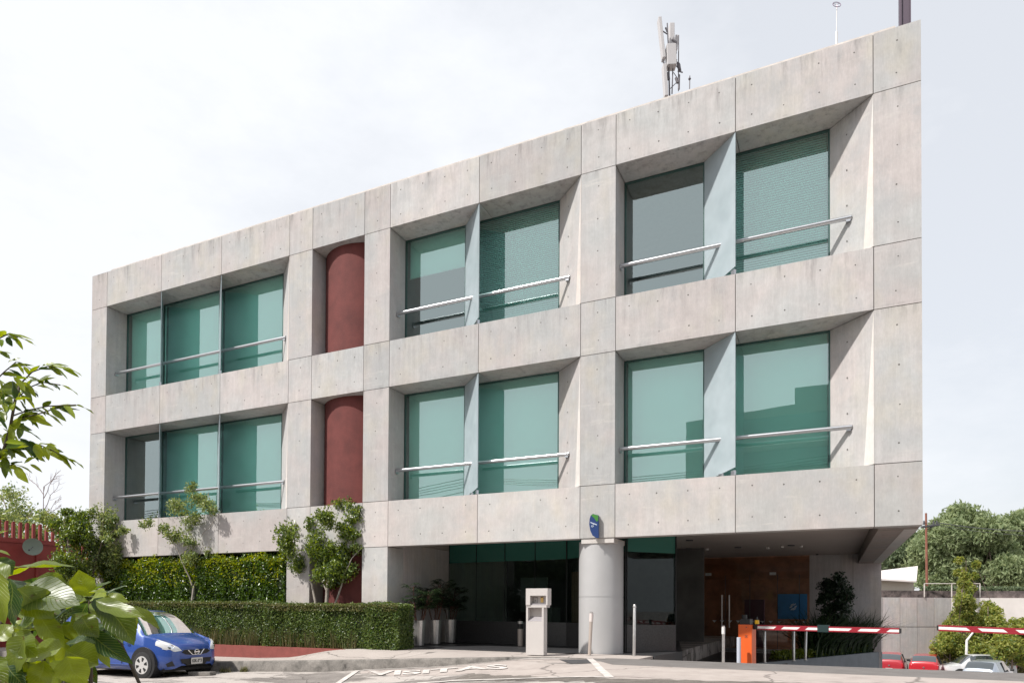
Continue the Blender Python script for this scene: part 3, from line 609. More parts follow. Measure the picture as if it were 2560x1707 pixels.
for key, (za, zb, *groups) in bays.items():
    for g_ in groups:
        for (a, b, bl, bz) in g_: window(a, b, za, zb, bl, bz)
    for x, dx in ((c2, 0.82), (c3, 0.86), (c7, 0.76), (c10, 0.74)): fin(x, za, zb, dx)
    rail(c1, cX-0.44, za+0.85); rail(c6, c8-0.40, za+0.85); rail(c9, c11-0.37, za+0.85)
# metal sills that catch the sun
mb = MB()
for za in (Z2, Z4):
    for (a, b) in ((c1, cX), (c6, c8), (c9, c11)): mb.box(a+0.02, b-0.02, 0.60, D-0.002, za, za+0.03)
mb.build('sill_strip', M['coping'], bld)
# ground floor: dark band of glass behind the hedge
mb = MB(); mb.box(c1, cX-0.02, 1.3, 1.35, 0, 2.74); mb.build('ground_floor_glazing', M['int_dark'], bld)
mb = MB(); mb.add([(c1, 1.2, 0.9), (cX-0.02, 1.2, 0.9), (cX-0.02, 1.2, 2.74), (c1, 1.2, 2.74)], [(0, 1, 2, 3)]); mb.build('window', M['glass_dark'], bld)
# reception behind the column
mb = MB(); mb.box(c6-0.8, c6-0.004, D+0.002, 14.7, 0, 2.74); 
for z in (1.5,): pass
mb.build('wing_wall', M['wall_pink'], bld)
rec = [(c6, 3.2), (-6.5, 2.75), (-4.35, 0.95), (-3.42, 1.95), (-5.45, 11.35)]
mb = MB(); mb2 = MB(); mb3 = MB(); mb4 = []
for a, b in zip(rec[:-1], rec[1:]):
    a, b = np.array(a), np.array(b); d = (b-a)/np.linalg.norm(b-a); n = np.array([d[1], -d[0]])
    def slab(m, z0, z1, th, off=0.0):
        p = [a+n*off, b+n*off, b+n*off-n*th, a+n*off-n*th]; m.prism([tuple(q) for q in p], z0, z1)
    slab(mb, 0.004, 0.64, 0.12, 0.03); slab(mb2, 2.37, 2.945, 0.03, 0.01)
    mb3.add([(*a, 0.64), (*b, 0.64), (*b, 2.37), (*a, 2.37)], [(0, 1, 2, 3)])
    L = np.linalg.norm(b-a); k = max(1, round(L/0.95))
    for i in range(k+1): p = a+(b-a)*i/k; mb4.append(MB().obox((p[0]+n[0]*0.03, p[1]+n[1]*0.03, 1.8), (d[0]*0.006, d[1]*0.006, 0), (n[0]*0.012, n[1]*0.012, 0), (0, 0, 1.14)))
mb.build('granite_plinth', M['granite'], bld)
M['transom'] = simple('green_back_painted_glass', (0.04, 0.15, 0.12), 0.15, spec=0.4)
mb2.build('transom_panel', M['transom'], bld); mb3.build('reception_glazing', M['glass_dark'], bld); [q.build('glazing_bar', M['black'], bld) for q in mb4]
mb = MB(); mb.box(c6+0.02, -3.6, 7.2, 7.3, 0, 2.94); mb.box(-8.2, -7.4, 3.9, 4.6, 0.003, 1.05); mb.build('reception_interior', M['int_dark'], bld)
mb = MB(); mb.box(-6.9, -6.1, 4.2, 4.25, 0.003, 2.1); mb.build('inner_door', simple('brown_door', (0.22, 0.11, 0.07), 0.5), bld)
mb = MB(); mb.box(-9.0, -8.1, 5.2, 5.3, 0.9, 2.0); mb.build('notice_board', simple('grey_board', (0.22, 0.24, 0.24), 0.5), bld)
# lobby under the far end of the overhang
LY = 11.4
mb = MB(); mb.box(-5.42, -0.66, LY+0.02, LY+0.14, 2.12, 2.94); mb.build('lobby_lintel', M['int_brown'], bld)
mb = MB(); mb.add([(-5.42, LY, -0.45), (-0.66, LY, -0.45), (-0.66, LY, 2.9), (-5.42, LY, 2.9)], [(0, 1, 2, 3)]); mb.build('lobby_glazing', M['glass_amber'], bld)
for x0 in (-5.3, -4.4, -3.52, -2.66, -1.72, -1.0):
    mb = MB(); mb.box(x0, x0+0.02, LY-0.02, LY-0.003, -0.45, 2.27); mb.build('glazing_bar', M['int_dark'], bld)
for x0 in (-3.62, -3.36):
    mb = MB(); mb.tube([(x0, LY-0.07, 0.35), (x0, LY-0.07, 1.55)], 0.02, 8); mb.build('door_handle', M['steel'], bld)
mb = MB(); mb.box(-5.5, 1.3, 14.2, 14.3, -0.45, 2.9); mb.box(-5.28, -0.7, LY+0.3, 14.19, -0.455, -0.44); mb.build('lobby_wall', M['int_brown'], bld)
mb = MB(); mb.box(-0.66, c12-0.01, LY, LY+0.25, -3.5, 2.94); mb.build('end_wall', M['wall_pink'], bld)
mb = MB(); mb.box(0.70, 0.712, LY-0.004, LY-0.001, -0.4, 2.9); mb.build('wall_joint', M['joint'], bld)
mb = MB()
for i in range(16):
    x = -5.1+i*0.28
    if i % 5 == 3: continue
    mb.add([(x, LY-0.006, 0.62), (x+0.16, LY-0.006, 0.62), (x+0.08, LY-0.006, 0.53)], [(0, 2, 1)])
mb.build('safety_decals', M['white'], bld)
for (px, py) in ((1771, 1435), (1932, 1433)):
    p = at(px, py, LY-0.01); mb = MB(); mb.box(p[0]-0.11, p[0]+0.11, LY-0.02, LY-0.006, p[2]-0.05, p[2]+0.05); mb.build('door_sign', M['white'], bld)
pa = at(1944, 1484, LY-0.02); pb = at(2018, 1547, LY-0.02); mb = MB(); mb.box(pa[0], pb[0], LY-0.02, LY-0.005, pb[2], pa[2])
tag(mb.build('poster', M['blue_poster'], bld))
pc = at(1983, 1516, LY-0.03); mb = MB()
for a in range(6): mb.obox((pc[0]+0.07*math.cos(a*1.05), LY-0.028, pc[2]+0.09*math.sin(a*1.05)), (0.045, 0, 0.02), (0, 0.004, 0), (0.01, 0, 0.03))
mb.build('poster_motif', M['sign_text'], bld)
mb = MB(); mb.obox((-2.6, 12.6, 0.5), (0.35, 0, 0), (0, 0.2, 0), (0, 0, 0.9)); mb.build('lobby_desk', M['mauve'], bld)
# camera dome and conduit under the overhang
p = at(2043, 1384, LY-0.15); mb = MB(); mb.tube([(p[0], LY-0.3, p[2]), (p[0], LY-0.02, p[2]+0.05)], 0.05, 10); mb.build('security_camera', M['black'], bld, smooth=True)
# column clad in aluminium
CX, CYY, CR = -4.845, 0.555, 0.515
mb = MB(); mb.tube([(CX, CYY, 0.0), (CX, CYY, 1.285)], CR, 72); mb.tube([(CX, CYY, 1.295), (CX, CYY, 2.56)], CR, 72); mb.tube([(CX, CYY, 1.28), (CX, CYY, 1.30)], CR-0.012, 48)
M['column'] = simple('brushed_column_cladding', (0.46, 0.455, 0.455), 0.45, 0.2, noise=0.03, nscale=2)
mb.build('column', M['column'], bld, smooth=True)
mb = MB(); mb.box(c8+0.03, c9-0.03, 0.02, 0.9, 2.50, Z5-0.002); mb.build('column_cap', M['conc_edge'], bld)

# ------------------------------------------------------------------ sign on the pier above the column
sgn = thing('blade_sign', at(1478, 1345, -0.12), 'small curved blue sign with a green leaf corner on the pier above the silver column', 'sign')
y = -0.12
outl = [(1476.5, 1288), (1482.5, 1283.5), (1488, 1285.5), (1496.3, 1287.5), (1496.3, 1344), (1490, 1343.5), (1481, 1337.5), (1475.5, 1325), (1473, 1310), (1474, 1297)]
P3 = [at(a, b, y) for a, b in outl]
def slabxz(mb, pts, y0, y1, mi=0):
    n = len(pts); vs = [(p[0], y0, p[2]) for p in pts]+[(p[0], y1, p[2]) for p in pts]
    mb.add(vs, [tuple(range(n)), tuple(reversed(range(n, 2*n)))]+[(i, n+i, n+(i+1) % n, (i+1) % n) for i in range(n)], mi)
mb = MB(); slabxz(mb, P3, y, y+0.05); mb.build('sign_panel', M['blue_sign'], sgn)
mb = MB(); slabxz(mb, [at(a, b, y) for a, b in ((1478, 1288), (1482.5, 1284), (1488, 1286), (1495.8, 1288), (1495.8, 1301), (1491, 1303), (1486, 1295))], y-0.006, y-0.001); mb.build('leaf_mark', M['green_sign'], sgn)
def sign_text(s, px, py, size, rot):
    vs, fs = text_mesh(s, size, 0.0, 0.002); o = at(px, py, y); c, n = math.cos(rot), math.sin(rot)
    mb = MB(); mb.add([(o[0]+a*c-b*n, y-0.008, o[2]+a*n+b*c) for a, b, _ in vs], fs); mb.build('lettering', M['sign_text'], sgn)
sign_text('Insurgentes', 1484.5, 1308, 0.035, R(-22)); sign_text('17', 1481, 1315, 0.06, R(-22))
mb = MB(); mb.box(P3[4][0]-0.04, P3[4][0]-0.01, y+0.05, -0.002, P3[4][2]+0.1, P3[4][2]+0.5); mb.tube([(P3[5][0], y+0.02, P3[5][2]), (P3[5][0], y+0.02, P3[5][2]-0.08)], 0.008, 6); mb.build('bracket', M['steel'], sgn)

# ------------------------------------------------------------------ things on the roof
ant = thing('cell_antenna', atz(1672, 238, 17.0)*[1, 1, 1], 'cluster of white panel antennas and radio units on dark poles above the parapet', 'antenna')
def bar(p0, p1, wpx, Z=17.0, mat=None, name='panel_antenna', flat=True, dz=0.0, depth=0.09):
    a = atz(*p0, Z+dz); b = atz(*p1, Z+dz); d = (b-a); L = np.linalg.norm(d); d /= L; s = norm(np.cross(d, fw)); n = np.cross(s, d); hw = wpx/F*(Z+dz)/2
    mb = MB()
    if flat: mb.obox((a+b)/2, s*hw, n*depth, d*L/2)
    else: mb.tube([a, b], hw, 8)
    return mb.build(name, mat, ant, bevel=0.01 if flat else 0)
wh = simple('antenna_radome', (0.50, 0.48, 0.48), 0.5); dkp = simple('galvanised_dark', (0.13, 0.12, 0.13), 0.5, 0.3)
bar((1648, 49), (1659, 150), 8, mat=wh); bar((1660, 166), (1665, 245), 9, mat=wh); bar((1678.5, 64), (1679, 116), 12, mat=wh, dz=0.2); bar((1691, 94), (1688, 130), 8, mat=wh, dz=0.4)
bar((1676, 118), (1678, 170), 23, mat=wh, name='radio_unit', depth=0.12)
bar((1668, 59), (1671, 120), 3, mat=dkp, name='pole', flat=False); bar((1696.5, 89), (1696, 228), 2.6, mat=dkp, name='pole', flat=False); bar((1672, 170), (1674, 240), 4, mat=dkp, name='pole', flat=False)
bar((1682, 172), (1680, 235), 3, mat=dkp, name='pole', flat=False); bar((1698, 188), (1697, 224), 5, mat=dkp, name='pole', flat=False)
mb = MB()
for (a, b, c, d, wd) in ((1656, 78, 1668, 86, 3), (1664, 70, 1668, 80, 4), (1656, 150, 1663, 166, 4), (1680, 100, 1692, 108, 6), (1687, 125, 1690, 135, 5), (1690, 155, 1700, 165, 5), (1692, 165, 1702, 178, 5), (1694, 178, 1707, 182, 3),
                         (1684, 182, 1696, 200, 2), (1690, 195, 1694, 208, 7), (1676, 222, 1690, 208, 2), (1670, 182, 1672, 200, 7), (1667, 190, 1668, 225, 2), (1696, 160, 1699, 175, 8), (1687, 160, 1692, 150, 3)):
    p, q = atz(a, b, 17), atz(c, d, 17); MB().tube([p, q], wd/F*17/2, 6).build('clamp', dkp, ant)
fnl = thing('roof_finial', atz(1724, 216, 16.4), 'tiny dark finial standing alone on the parapet right of the panel antennas', 'lightning rod')
mb = MB(); mb.tube([atz(1724, 222, 16.4), atz(1724.5, 190, 16.4)], 0.012, 6); mb.tube([atz(1724, 202, 16.4), atz(1724, 198, 16.4), atz(1724, 193, 16.4)], [0.01, 0.035, 0.01], 8); mb.build('rod', dkp, fnl)
rg = thing('ring_antenna', at(2091, 110, 0.9), 'thin white mast with a small spoked ring on top above the right roofline', 'antenna')
mb = MB(); mb.tube([at(2091.5, 112, 0.9), at(2091.5, 80, 0.9)], 0.022, 8); mb.tube([at(2091.5, 80, 0.9), at(2092, 12, 0.9)], 0.009, 6); mb.build('mast', M['white'], rg)
ct = at(2092, 12, 0.9); mb = MB(); rgm = simple('ring_metal', (0.22, 0.16, 0.22), 0.4, 0.5)
ringp = [ct+np.array([0.082*math.cos(a), 0.082*math.sin(a), 0.0]) for a in np.linspace(0, 2*math.pi, 21)]
ringp = [ct+rt*0.083*math.cos(a)+(up*0.92+fw*0.39)*0.083*math.sin(a) for a in np.linspace(0, 2*math.pi, 21)]
mb.tube(ringp, 0.007, 6, cap=False)
for a in (0.6, 2.7, 4.8): mb.tube([ct, ct+rt*0.08*math.cos(a)+(up*0.92+fw*0.39)*0.08*math.sin(a)], 0.005, 5)
mb.build('ring', rgm, rg)
ms = thing('steel_mast', at(2262, 60, 1.2), 'thick dark purple steel mast rising out of view behind the top right corner', 'mast')
a = at(2247.5, 56, 1.2); b = at(2276, 52, 1.2); zt = 17.0
mb = MB(); xm = (a[0]+b[0])/2; hw = (b[0]-a[0])/2
mb.box(xm-hw, xm-hw+0.04, 1.08, 1.32, 11.7, zt); mb.box(xm+hw-0.02, xm+hw, 1.08, 1.32, 11.7, zt); mb.box(xm-hw+0.042, xm+hw-0.022, 1.12, 1.28, 11.7, zt); mb.build('shaft', M['mast'], ms)
mb = MB(); mb.box(xm-hw-0.04, xm-hw-0.02, 1.2, 1.23, 11.8, Z0+0.42); mb.build('conduit', M['mast'], ms)

# ------------------------------------------------------------------ hedges and the red retaining wall
rw = thing('retaining_wall', (-15, -0.85, -0.4), 'low red painted retaining wall along the foot of the clipped hedge', 'wall')
mb = MB(); mb.prism([(-24, -0.92), (-10.75, -0.98), (-10.75, -0.80), (-24, -0.74)], -0.6, -0.035); mb.build('wall_face', M['red_paint'], rw)
def hedge(name, label, x0, x1, y0, y1, z0, z1, n, mat, leaf, wob=0.05, shag=0.0, group=None, topbias=0.35, shoots=9000):
    o = thing(name, ((x0+x1)/2, (y0+y1)/2, z0), label, 'hedge', group)
    mb = MB(); k = 0.09; mb.box(x0+k, x1-k, y0+k, y1-k, z0, z1-k-shag*0.6); mb.build('twigs', M['hedge_core'], o)
    A = dict(front=(x1-x0)*(z1-z0), top=(x1-x0)*(y1-y0), left=(y1-y0)*(z1-z0), right=(y1-y0)*(z1-z0)); A['top'] *= 1+topbias; tot = sum(A.values()); P = []
    for f_, a in A.items():
        m = int(n*a/tot); r = rng.random((m, 3)); X = x0+(x1-x0)*r[:, 0]; Y = y0+(y1-y0)*r[:, 1]; Zz = z0+(z1-z0)*r[:, 2]
        if f_ == 'front': Y = np.full(m, y0)
        if f_ == 'top': Zz = np.full(m, z1)
        if f_ == 'left': X = np.full(m, x0)
        if f_ == 'right': X = np.full(m, x1)
        P.append(np.stack([X, Y, Zz], 1))
    P = np.concatenate(P)
    lump = 0.5*np.sin(P[:, 0]*3.1+P[:, 2]*2)+0.5*np.sin(P[:, 0]*7.3+1.3)+0.5*np.sin(P[:, 2]*6.1+P[:, 0]*1.7)
    c = np.array([(x0+x1)/2, (y0+y1)/2, (z0+z1)/2]); dirn = np.sign(P-c)*np.array([0.0, 1.0, 1.0]); onf = (np.abs(P[:, 1]-y0) < 1e-6)
    P[:, 1] += np.where(onf, -lump*wob+np.abs(rng.normal(size=len(P)))*0.05, 0)
    ont = (np.abs(P[:, 2]-z1) < 1e-6); P[:, 2] += np.where(ont, lump*wob*0.5+rng.normal(size=len(P))*(0.02+shag*0.35), 0); P += rng.normal(size=P.shape)*0.018
    P[:, 2] += np.where((~ont) & (P[:, 2] > z1-0.15), -0.03, 0)
    V, Fc = leaf_geo(P, leaf[0]*(0.6+0.8*rng.random(len(P))), leaf[1]*(0.6+0.8*rng.random(len(P))), -0.1-shag, 0.25)
    m = shoots; Q = np.stack([rng.uniform(x0, x1, m), rng.uniform(y0-0.03, y1, m), z1+np.where(rng.random(m) < 0.5, rng.uniform(-0.02, 0.07+shag*0.9, m)*rng.random(m), -(0.14+shag*3.6)*rng.random(m)**3.2)], 1)
    Q[:, 1] = np.where((Q[:, 2] < z1) | (rng.random(m) < 0.35), y0-0.06+0.10*rng.random(m), Q[:, 1])
    Q[:, 2] += 0.06*np.sin(Q[:, 0]*4.1)*(shag > 0)+0.05*np.sin(Q[:, 0]*9.7)*(shag > 0)
    Vs, Fs = leaf_geo(Q, leaf[0]*(0.6+0.7*rng.random(m)), leaf[1]*(0.5+0.6*rng.random(m)), -0.9 if shag else -0.2, 0.9); fastmesh('shoots_and_lit_rim', Vs, Fs, M['l_shoot'] if shag else M['l_lit_rim'], o)  # paler leaves on clipped hedges paint in the sunlit rim; tall hedge has shoots
    fastmesh('foliage', V, Fc, mat, o); return o
hedge('clipped_hedge', 'low clipped hedge right of the blue car, its open end beside the steel planters', -13.9, -9.58, -0.80, 0.0-0.12, -0.03, 1.06, 42000, M['l_hedge'], (0.05, 0.032), 0.06, group='clipped hedges in front of the building')
hedge('clipped_hedge', 'low clipped hedge directly behind the blue car, darker towards its right end', -23.5, -13.95, -0.66, -0.10, -0.1, 1.12, 52000, M['l_hedge'], (0.05, 0.032), 0.05, group='clipped hedges in front of the building')
hedge('tall_hedge', 'tall shaggy hedge with bright yellow-green top shoots against the building base', -22.9, -13.98, -0.04, 0.95, -0.1, 2.36, 60000, M['l_hedge2'], (0.10, 0.042), 0.08, shag=0.16, shoots=8500)

def blades(name, P, H, W, lean, mat, parent=None, dirs=None, segs=3, out=None):
    n = len(P); H = np.broadcast_to(H, (n,)); a = rng.random(n)*2*math.pi; d = np.stack([np.cos(a), np.sin(a), np.zeros(n)], 1) if dirs is None else dirs
    ln = lean*(0.3+rng.random(n)); s = np.stack([-d[:, 1], d[:, 0], np.zeros(n)], 1); tw = rng.normal(size=n)*0.6; s = norm(s*np.cos(tw)[:, None]+d*np.sin(tw)[:, None]); V = []
    for i in range(segs+1):
        t = i/segs; wd = W*(1-t)**0.7*0.5 if i < segs else 0.0005
        c = P+d*(ln*H*t**1.8)[:, None]+np.array([0, 0, 1])*(H*t*(1-0.35*ln*t))[:, None]
        V += [c-s*wd, c+s*wd]
    V = np.stack(V, 1).reshape(-1, 3); m = 2*(segs+1); F_ = []
    k = np.arange(n)*m
    for i in range(segs): F_.append(np.stack([k+2*i, k+2*i+1, k+2*i+3, k+2*i+2], 1))
    return fastmesh(name, V, np.concatenate(F_), mat, parent)
n = 1300; X = rng.uniform(-18, -10.9, n); X = X+0.1*np.sin(X*9)
o = blades('long_grass', np.stack([X, -0.80+rng.normal(size=n)*0.04, np.full(n, -0.05)], 1), rng.uniform(0.18, 0.62, n), 0.016, 0.25, M['l_grass']); tag(o, kind='stuff')
for i, (px, lb) in enumerate(((563, 'small green weed tuft in the gutter nearest the blue car'), (610, 'small green weed tuft in the gutter farther right of the blue car'))):
    p = atz(px, 1676-i, 16.4); n = 60; P = np.array([p[0], p[1], gr(p[0], p[1])])+rng.normal(size=(n, 3))*[0.07, 0.04, 0]
    tag(blades('weed_tuft', P, rng.uniform(0.06, 0.2, n), 0.02, 0.7, M['l_grass']), lb, 'weed', 'weeds in the gutter')

# ------------------------------------------------------------------ young trees in front of the building
def px_tree(name, label, cat, Yp, basepx, stems, clumps, leaf, mat, bark, group=None, droop=0.3, sc_=1.0, dj=0.25, **kw):
    """stems and clumps are given where they stand in the plane y=Yp and then get their own depth"""
    b = at(*basepx, Yp); S = []
    for pts, r0, r1 in stems:
        Q = []; k = rng.normal()*dj
        for i, p in enumerate(pts): q = at(p[0], p[1], Yp); q[1] += k*i/len(pts); Q.append(q)
        R_ = [Q[0]]
        for u, v in zip(Q[:-1], Q[1:]): R_ += [(u+v)/2+rng.normal(size=3)*0.012, v]
        S.append((R_, r0, r1))
    C = []
    for (x, y_, r, n, fl) in clumps:
        q = at(x, y_, Yp); q[1] += rng.normal()*dj; Zd = np.dot(q-CAM, fw); C.append((q, r/F*Zd, n, fl))
    return tree(name, label, cat, b, S, C, leaf, mat, bark, group, droop, **kw)
G1 = 'young trees along the hedges'
px_tree('young_tree', 'young multi-stemmed ficus in front of the red stair slot', 'tree', -0.05, (815, 1540),
        [([(815, 1540), (815, 1470), (820, 1400), (835, 1340), (850, 1290), (862, 1245)], 0.055, 0.012), ([(795, 1540), (775, 1460), (752, 1410), (735, 1370), (728, 1330)], 0.035, 0.010), ([(817, 1478), (800, 1440), (782, 1425)], 0.02, 0.01),
         ([(822, 1540), (845, 1490), (862, 1430), (880, 1395), (905, 1370)], 0.03, 0.008), ([(820, 1400), (790, 1350), (780, 1310)], 0.02, 0.006)],
        [(872, 1246, 18, 190, 1.1), (852, 1262, 20, 200, 1), (880, 1285, 22, 260, 1), (845, 1300, 26, 330, 1), (868, 1325, 26, 320, .9), (885, 1335, 16, 120, .8), (728, 1322, 26, 330, 1), (745, 1345, 28, 400, 1), (722, 1365, 22, 300, 1.1), (735, 1395, 28, 380, 1), (765, 1370, 30, 480, 1), (778, 1310, 16, 120, 1), (790, 1335, 26, 330, 1),
         (800, 1365, 30, 480, 1), (820, 1390, 30, 520, 1), (835, 1360, 20, 200, 1), (845, 1400, 28, 440, 1), (860, 1430, 24, 330, 1), (830, 1430, 28, 420, 1), (800, 1400, 26, 350, 1), (855, 1385, 20, 200, 1), (890, 1370, 18, 160, .8), (910, 1372, 14, 110, .8), (820, 1455, 18, 150, .8), (750, 1412, 16, 120, .8)],
        (0.085, 0.045), M['l_tree'], M['bark_pale'], G1, 0.7)
px_tree('young_tree', 'slender pale-leaved young tree between the two hedges in front of the left windows', 'tree', -0.08, (478, 1520),
        [([(478, 1520), (478, 1480), (482, 1450), (490, 1420), (500, 1380), (505, 1330), (498, 1270), (490, 1225)], 0.04, 0.008), ([(480, 1462), (470, 1420), (462, 1380), (448, 1340), (435, 1300)], 0.022, 0.006), ([(490, 1420), (480, 1370), (468, 1330)], 0.015, 0.005), ([(503, 1340), (525, 1310), (545, 1275)], 0.012, 0.005), ([(500, 1385), (520, 1365), (528, 1350)], 0.012, 0.005)],
        [(490, 1222, 14, 90, 1), (478, 1245, 16, 110, 1), (505, 1250, 16, 110, 1), (485, 1270, 20, 150, 1), (515, 1262, 14, 80, 1), (535, 1270, 16, 100, 1), (550, 1280, 11, 55, 1), (425, 1268, 18, 120, 1), (445, 1285, 14, 80, 1), (408, 1312, 16, 100, .8), (430, 1325, 18, 120, .9), (455, 1340, 22, 180, 1), (470, 1310, 20, 130, 1), (445, 1365, 16, 90, 1),
         (480, 1350, 20, 150, 1), (470, 1385, 18, 140, 1), (525, 1355, 14, 80, 1.2), (520, 1380, 10, 45, 1), (500, 1295, 18, 110, 1), (545, 1300, 9, 30, 1), (490, 1400, 20, 160, .8)],
        (0.075, 0.042), M['l_tree2'], M['bark_pale'], G1, 0.4)
px_tree('young_tree', 'small light-crowned tree leaning across the left corner pier of the building', 'tree', -0.35, (228, 1560),
        [([(228, 1560), (232, 1450), (245, 1400), (262, 1350), (266, 1290)], 0.045, 0.01), ([(235, 1430), (225, 1380), (222, 1330)], 0.02, 0.008), ([(258, 1365), (285, 1330), (300, 1322)], 0.012, 0.005)],
        [(252, 1285, 22, 200, 1.2), (265, 1300, 18, 140, 1.2), (250, 1325, 22, 190, 1), (270, 1340, 20, 150, 1), (302, 1326, 12, 70, .8), (285, 1350, 13, 80, 1), (240, 1360, 26, 230, 1), (268, 1378, 22, 170, 1), (245, 1395, 28, 260, 1), (275, 1400, 16, 90, 1), (262, 1425, 22, 170, 1), (235, 1430, 22, 170, 1)],
        (0.09, 0.05), M['l_tree2'], M['bark'], G1, 0.5)
px_tree('garden_tree', 'dense dark green tree overgrown with climber beside the red fence pickets', 'tree', -0.9, (190, 1600),
        [([(190, 1600), (195, 1480), (190, 1380), (185, 1300)], 0.08, 0.02), ([(192, 1420), (165, 1350), (150, 1320)], 0.03, 0.01)],
        [(175, 1282, 15, 130, .7), (195, 1290, 22, 230, .9), (180, 1310, 26, 330, 1), (205, 1315, 22, 230, 1), (155, 1315, 20, 160, .8), (185, 1340, 28, 380, 1), (212, 1345, 16, 130, 1), (165, 1350, 18, 120, 1), (190, 1375, 30, 480, 1), (195, 1405, 30, 460, 1), (170, 1400, 20, 170, 1), (190, 1440, 32, 480, 1), (180, 1480, 34, 460, 1), (220, 1470, 26, 300, 1)],
        (0.10, 0.05), M['l_tree'], M['bark'], None, 0.5)
px_tree('garden_tree', 'sparse spreading tree behind the red gate at the left edge', 'tree', 6.0, (30, 1520),
        [([(30, 1520), (25, 1400), (20, 1300), (15, 1230)], 0.12, 0.02), ([(28, 1400), (55, 1320), (80, 1270)], 0.05, 0.01), ([(22, 1330), (5, 1270), (-20, 1230)], 0.05, 0.01), ([(50, 1340), (90, 1300), (110, 1295)], 0.03, 0.01)],
        [(18, 1232, 22, 90, .9), (5, 1260, 26, 120, .9), (30, 1275, 28, 150, .9), (45, 1300, 26, 140, .8), (15, 1300, 30, 160, .9), (75, 1290, 20, 60, .8), (90, 1300, 18, 60, .8), (55, 1330, 24, 100, .8), (20, 1340, 28, 150, .8), (100, 1325, 20, 70, .8), (-20, 1250, 30, 120, 1)],
        (0.17, 0.09), M['l_tree2'], M['bark'], None, 0.2, dj=0.8)
px_tree('garden_tree', 'low leafy tree behind the fence pickets left of the climber-covered tree', 'tree', 5.0, (135, 1520),
        [([(135, 1520), (133, 1400), (130, 1340)], 0.08, 0.02)],
        [(128, 1310, 22, 110, .8), (145, 1300, 22, 120, .8), (150, 1320, 22, 120, .8), (118, 1335, 24, 130, .8), (140, 1350, 30, 200, .9), (110, 1365, 26, 140, .9), (135, 1390, 34, 260, .9), (160, 1380, 30, 200, 1), (165, 1420, 36, 300, 1)],
        (0.16, 0.09), M['l_tree2'], M['bark'], None, 0.2, dj=0.8)
bt = thing('bare_tree', at(118, 1500, 7.0), 'leafless twiggy young tree standing up behind the red pickets', 'tree'); mb = MB()
def twig(a, b, r, lev):
    pts = bend(at(*a, 7.0), at(*b, 7.0), 4, 0.03); mb.tube(pts, [r*(1-0.7*i/4) for i in range(5)], 5)
    if lev:
        for i in range(6):
            t_ = 0.3+0.7*rng.random(); p = (a[0]+(b[0]-a[0])*t_, a[1]+(b[1]-a[1])*t_); L = math.hypot(b[0]-a[0], b[1]-a[1])*0.45*(1.1-t_*0.6)
            an = math.atan2(b[1]-a[1], b[0]-a[0])+rng.choice([-1, 1])*(0.35+0.4*rng.random()); twig(p, (p[0]+L*math.cos(an), p[1]+L*math.sin(an)), r*0.45, lev-1)
twig((114, 1500), (109, 1215), 0.045, 2); twig((114, 1330), (140, 1250), 0.03, 2)
mb.build('branches', simple('pinkish_twig', (0.22, 0.15, 0.14), 0.8), bt)

# ------------------------------------------------------------------ red boundary gate with pickets and the dish
FX = -25.0
gt = thing('red_gate', (FX, 0, -0.4), 'dark red sheet metal gate with tall red pickets beyond the foreground leaves', 'gate')
mb = MB(); mb.box(FX-0.02, FX+0.02, -9.0, 0.55, -0.4, 3.15); mb.build('sheet_panel', M['red_metal'], gt)
mb = MB(); mb.box(FX-0.04, FX+0.06, -9.0, 0.7, 3.15, 3.30)
for yy in (-4.4, -3.0, -1.6, -0.3, 0.62): mb.box(FX+0.022, FX+0.07, yy, yy+0.09, -0.4, 3.15)
mb.build('frame', M['red_metal'], gt)
for i in range(64):
    yy = -6.0+i*0.215
    if yy > 7.5: break
    mb = MB(); z0 = 3.30 if yy < 0.7 else -0.4; mb.prism([(FX-0.04, yy), (FX+0.04, yy), (FX+0.04, yy+0.085), (FX-0.04, yy+0.085)], z0, [3.80, 3.86, 3.86, 3.80]); mb.build('picket', M['red_metal'], gt)
mb = MB(); mb.box(FX-0.06, FX-0.045, 0.75, 7.5, 1.9, 2.0); mb.build('frame', M['red_metal'], gt)
ds = thing('satellite_dish', at(82, 1366, -0.6), 'round grey-green satellite dish mounted on the red gate', 'satellite dish')
dc = at(82, 1366, -0.65); ax = norm(CAM-dc+np.array([0, 0, 1.5])); e1 = norm(np.cross(ax, [0, 0, 1.0])); e2 = np.cross(e1, ax); rr_ = 21.3/F*np.dot(dc-CAM, fw)
V = [dc-ax*0.08]; FF = []; nr_, na = 5, 36
for i in range(1, nr_+1):
    for k in range(na):
        a = 2*math.pi*k/na; q = i/nr_; V.append(dc-ax*0.08*(1-q*q)+(e1*math.cos(a)+e2*math.sin(a))*rr_*q)
for k in range(na): FF.append((0, 1+k, 1+(k+1) % na))
for i in range(nr_-1):
    for k in range(na): FF.append((1+i*na+k, 1+i*na+(k+1) % na, 1+(i+1)*na+(k+1) % na, 1+(i+1)*na+k)[::-1])
mb = MB(); mb.add(V, FF); o = mb.build('reflector', M['dish'], ds, smooth=True)
mb = MB(); tip = dc+ax*0.28+e1*0.10-e2*0.13
mb.tube([dc-ax*0.06, dc+ax*0.1+e1*0.03-e2*0.05, tip], 0.010, 6); mb.tube([tip, tip-ax*0.08], 0.03, 8); mb.build('feed_arm', M['darkgrey'], ds)
mb = MB(); mb.tube([dc-ax*0.09, (FX+0.02, dc[1], dc[2]-0.1)], 0.03, 8); mb.build('mount', M['darkgrey'], ds)

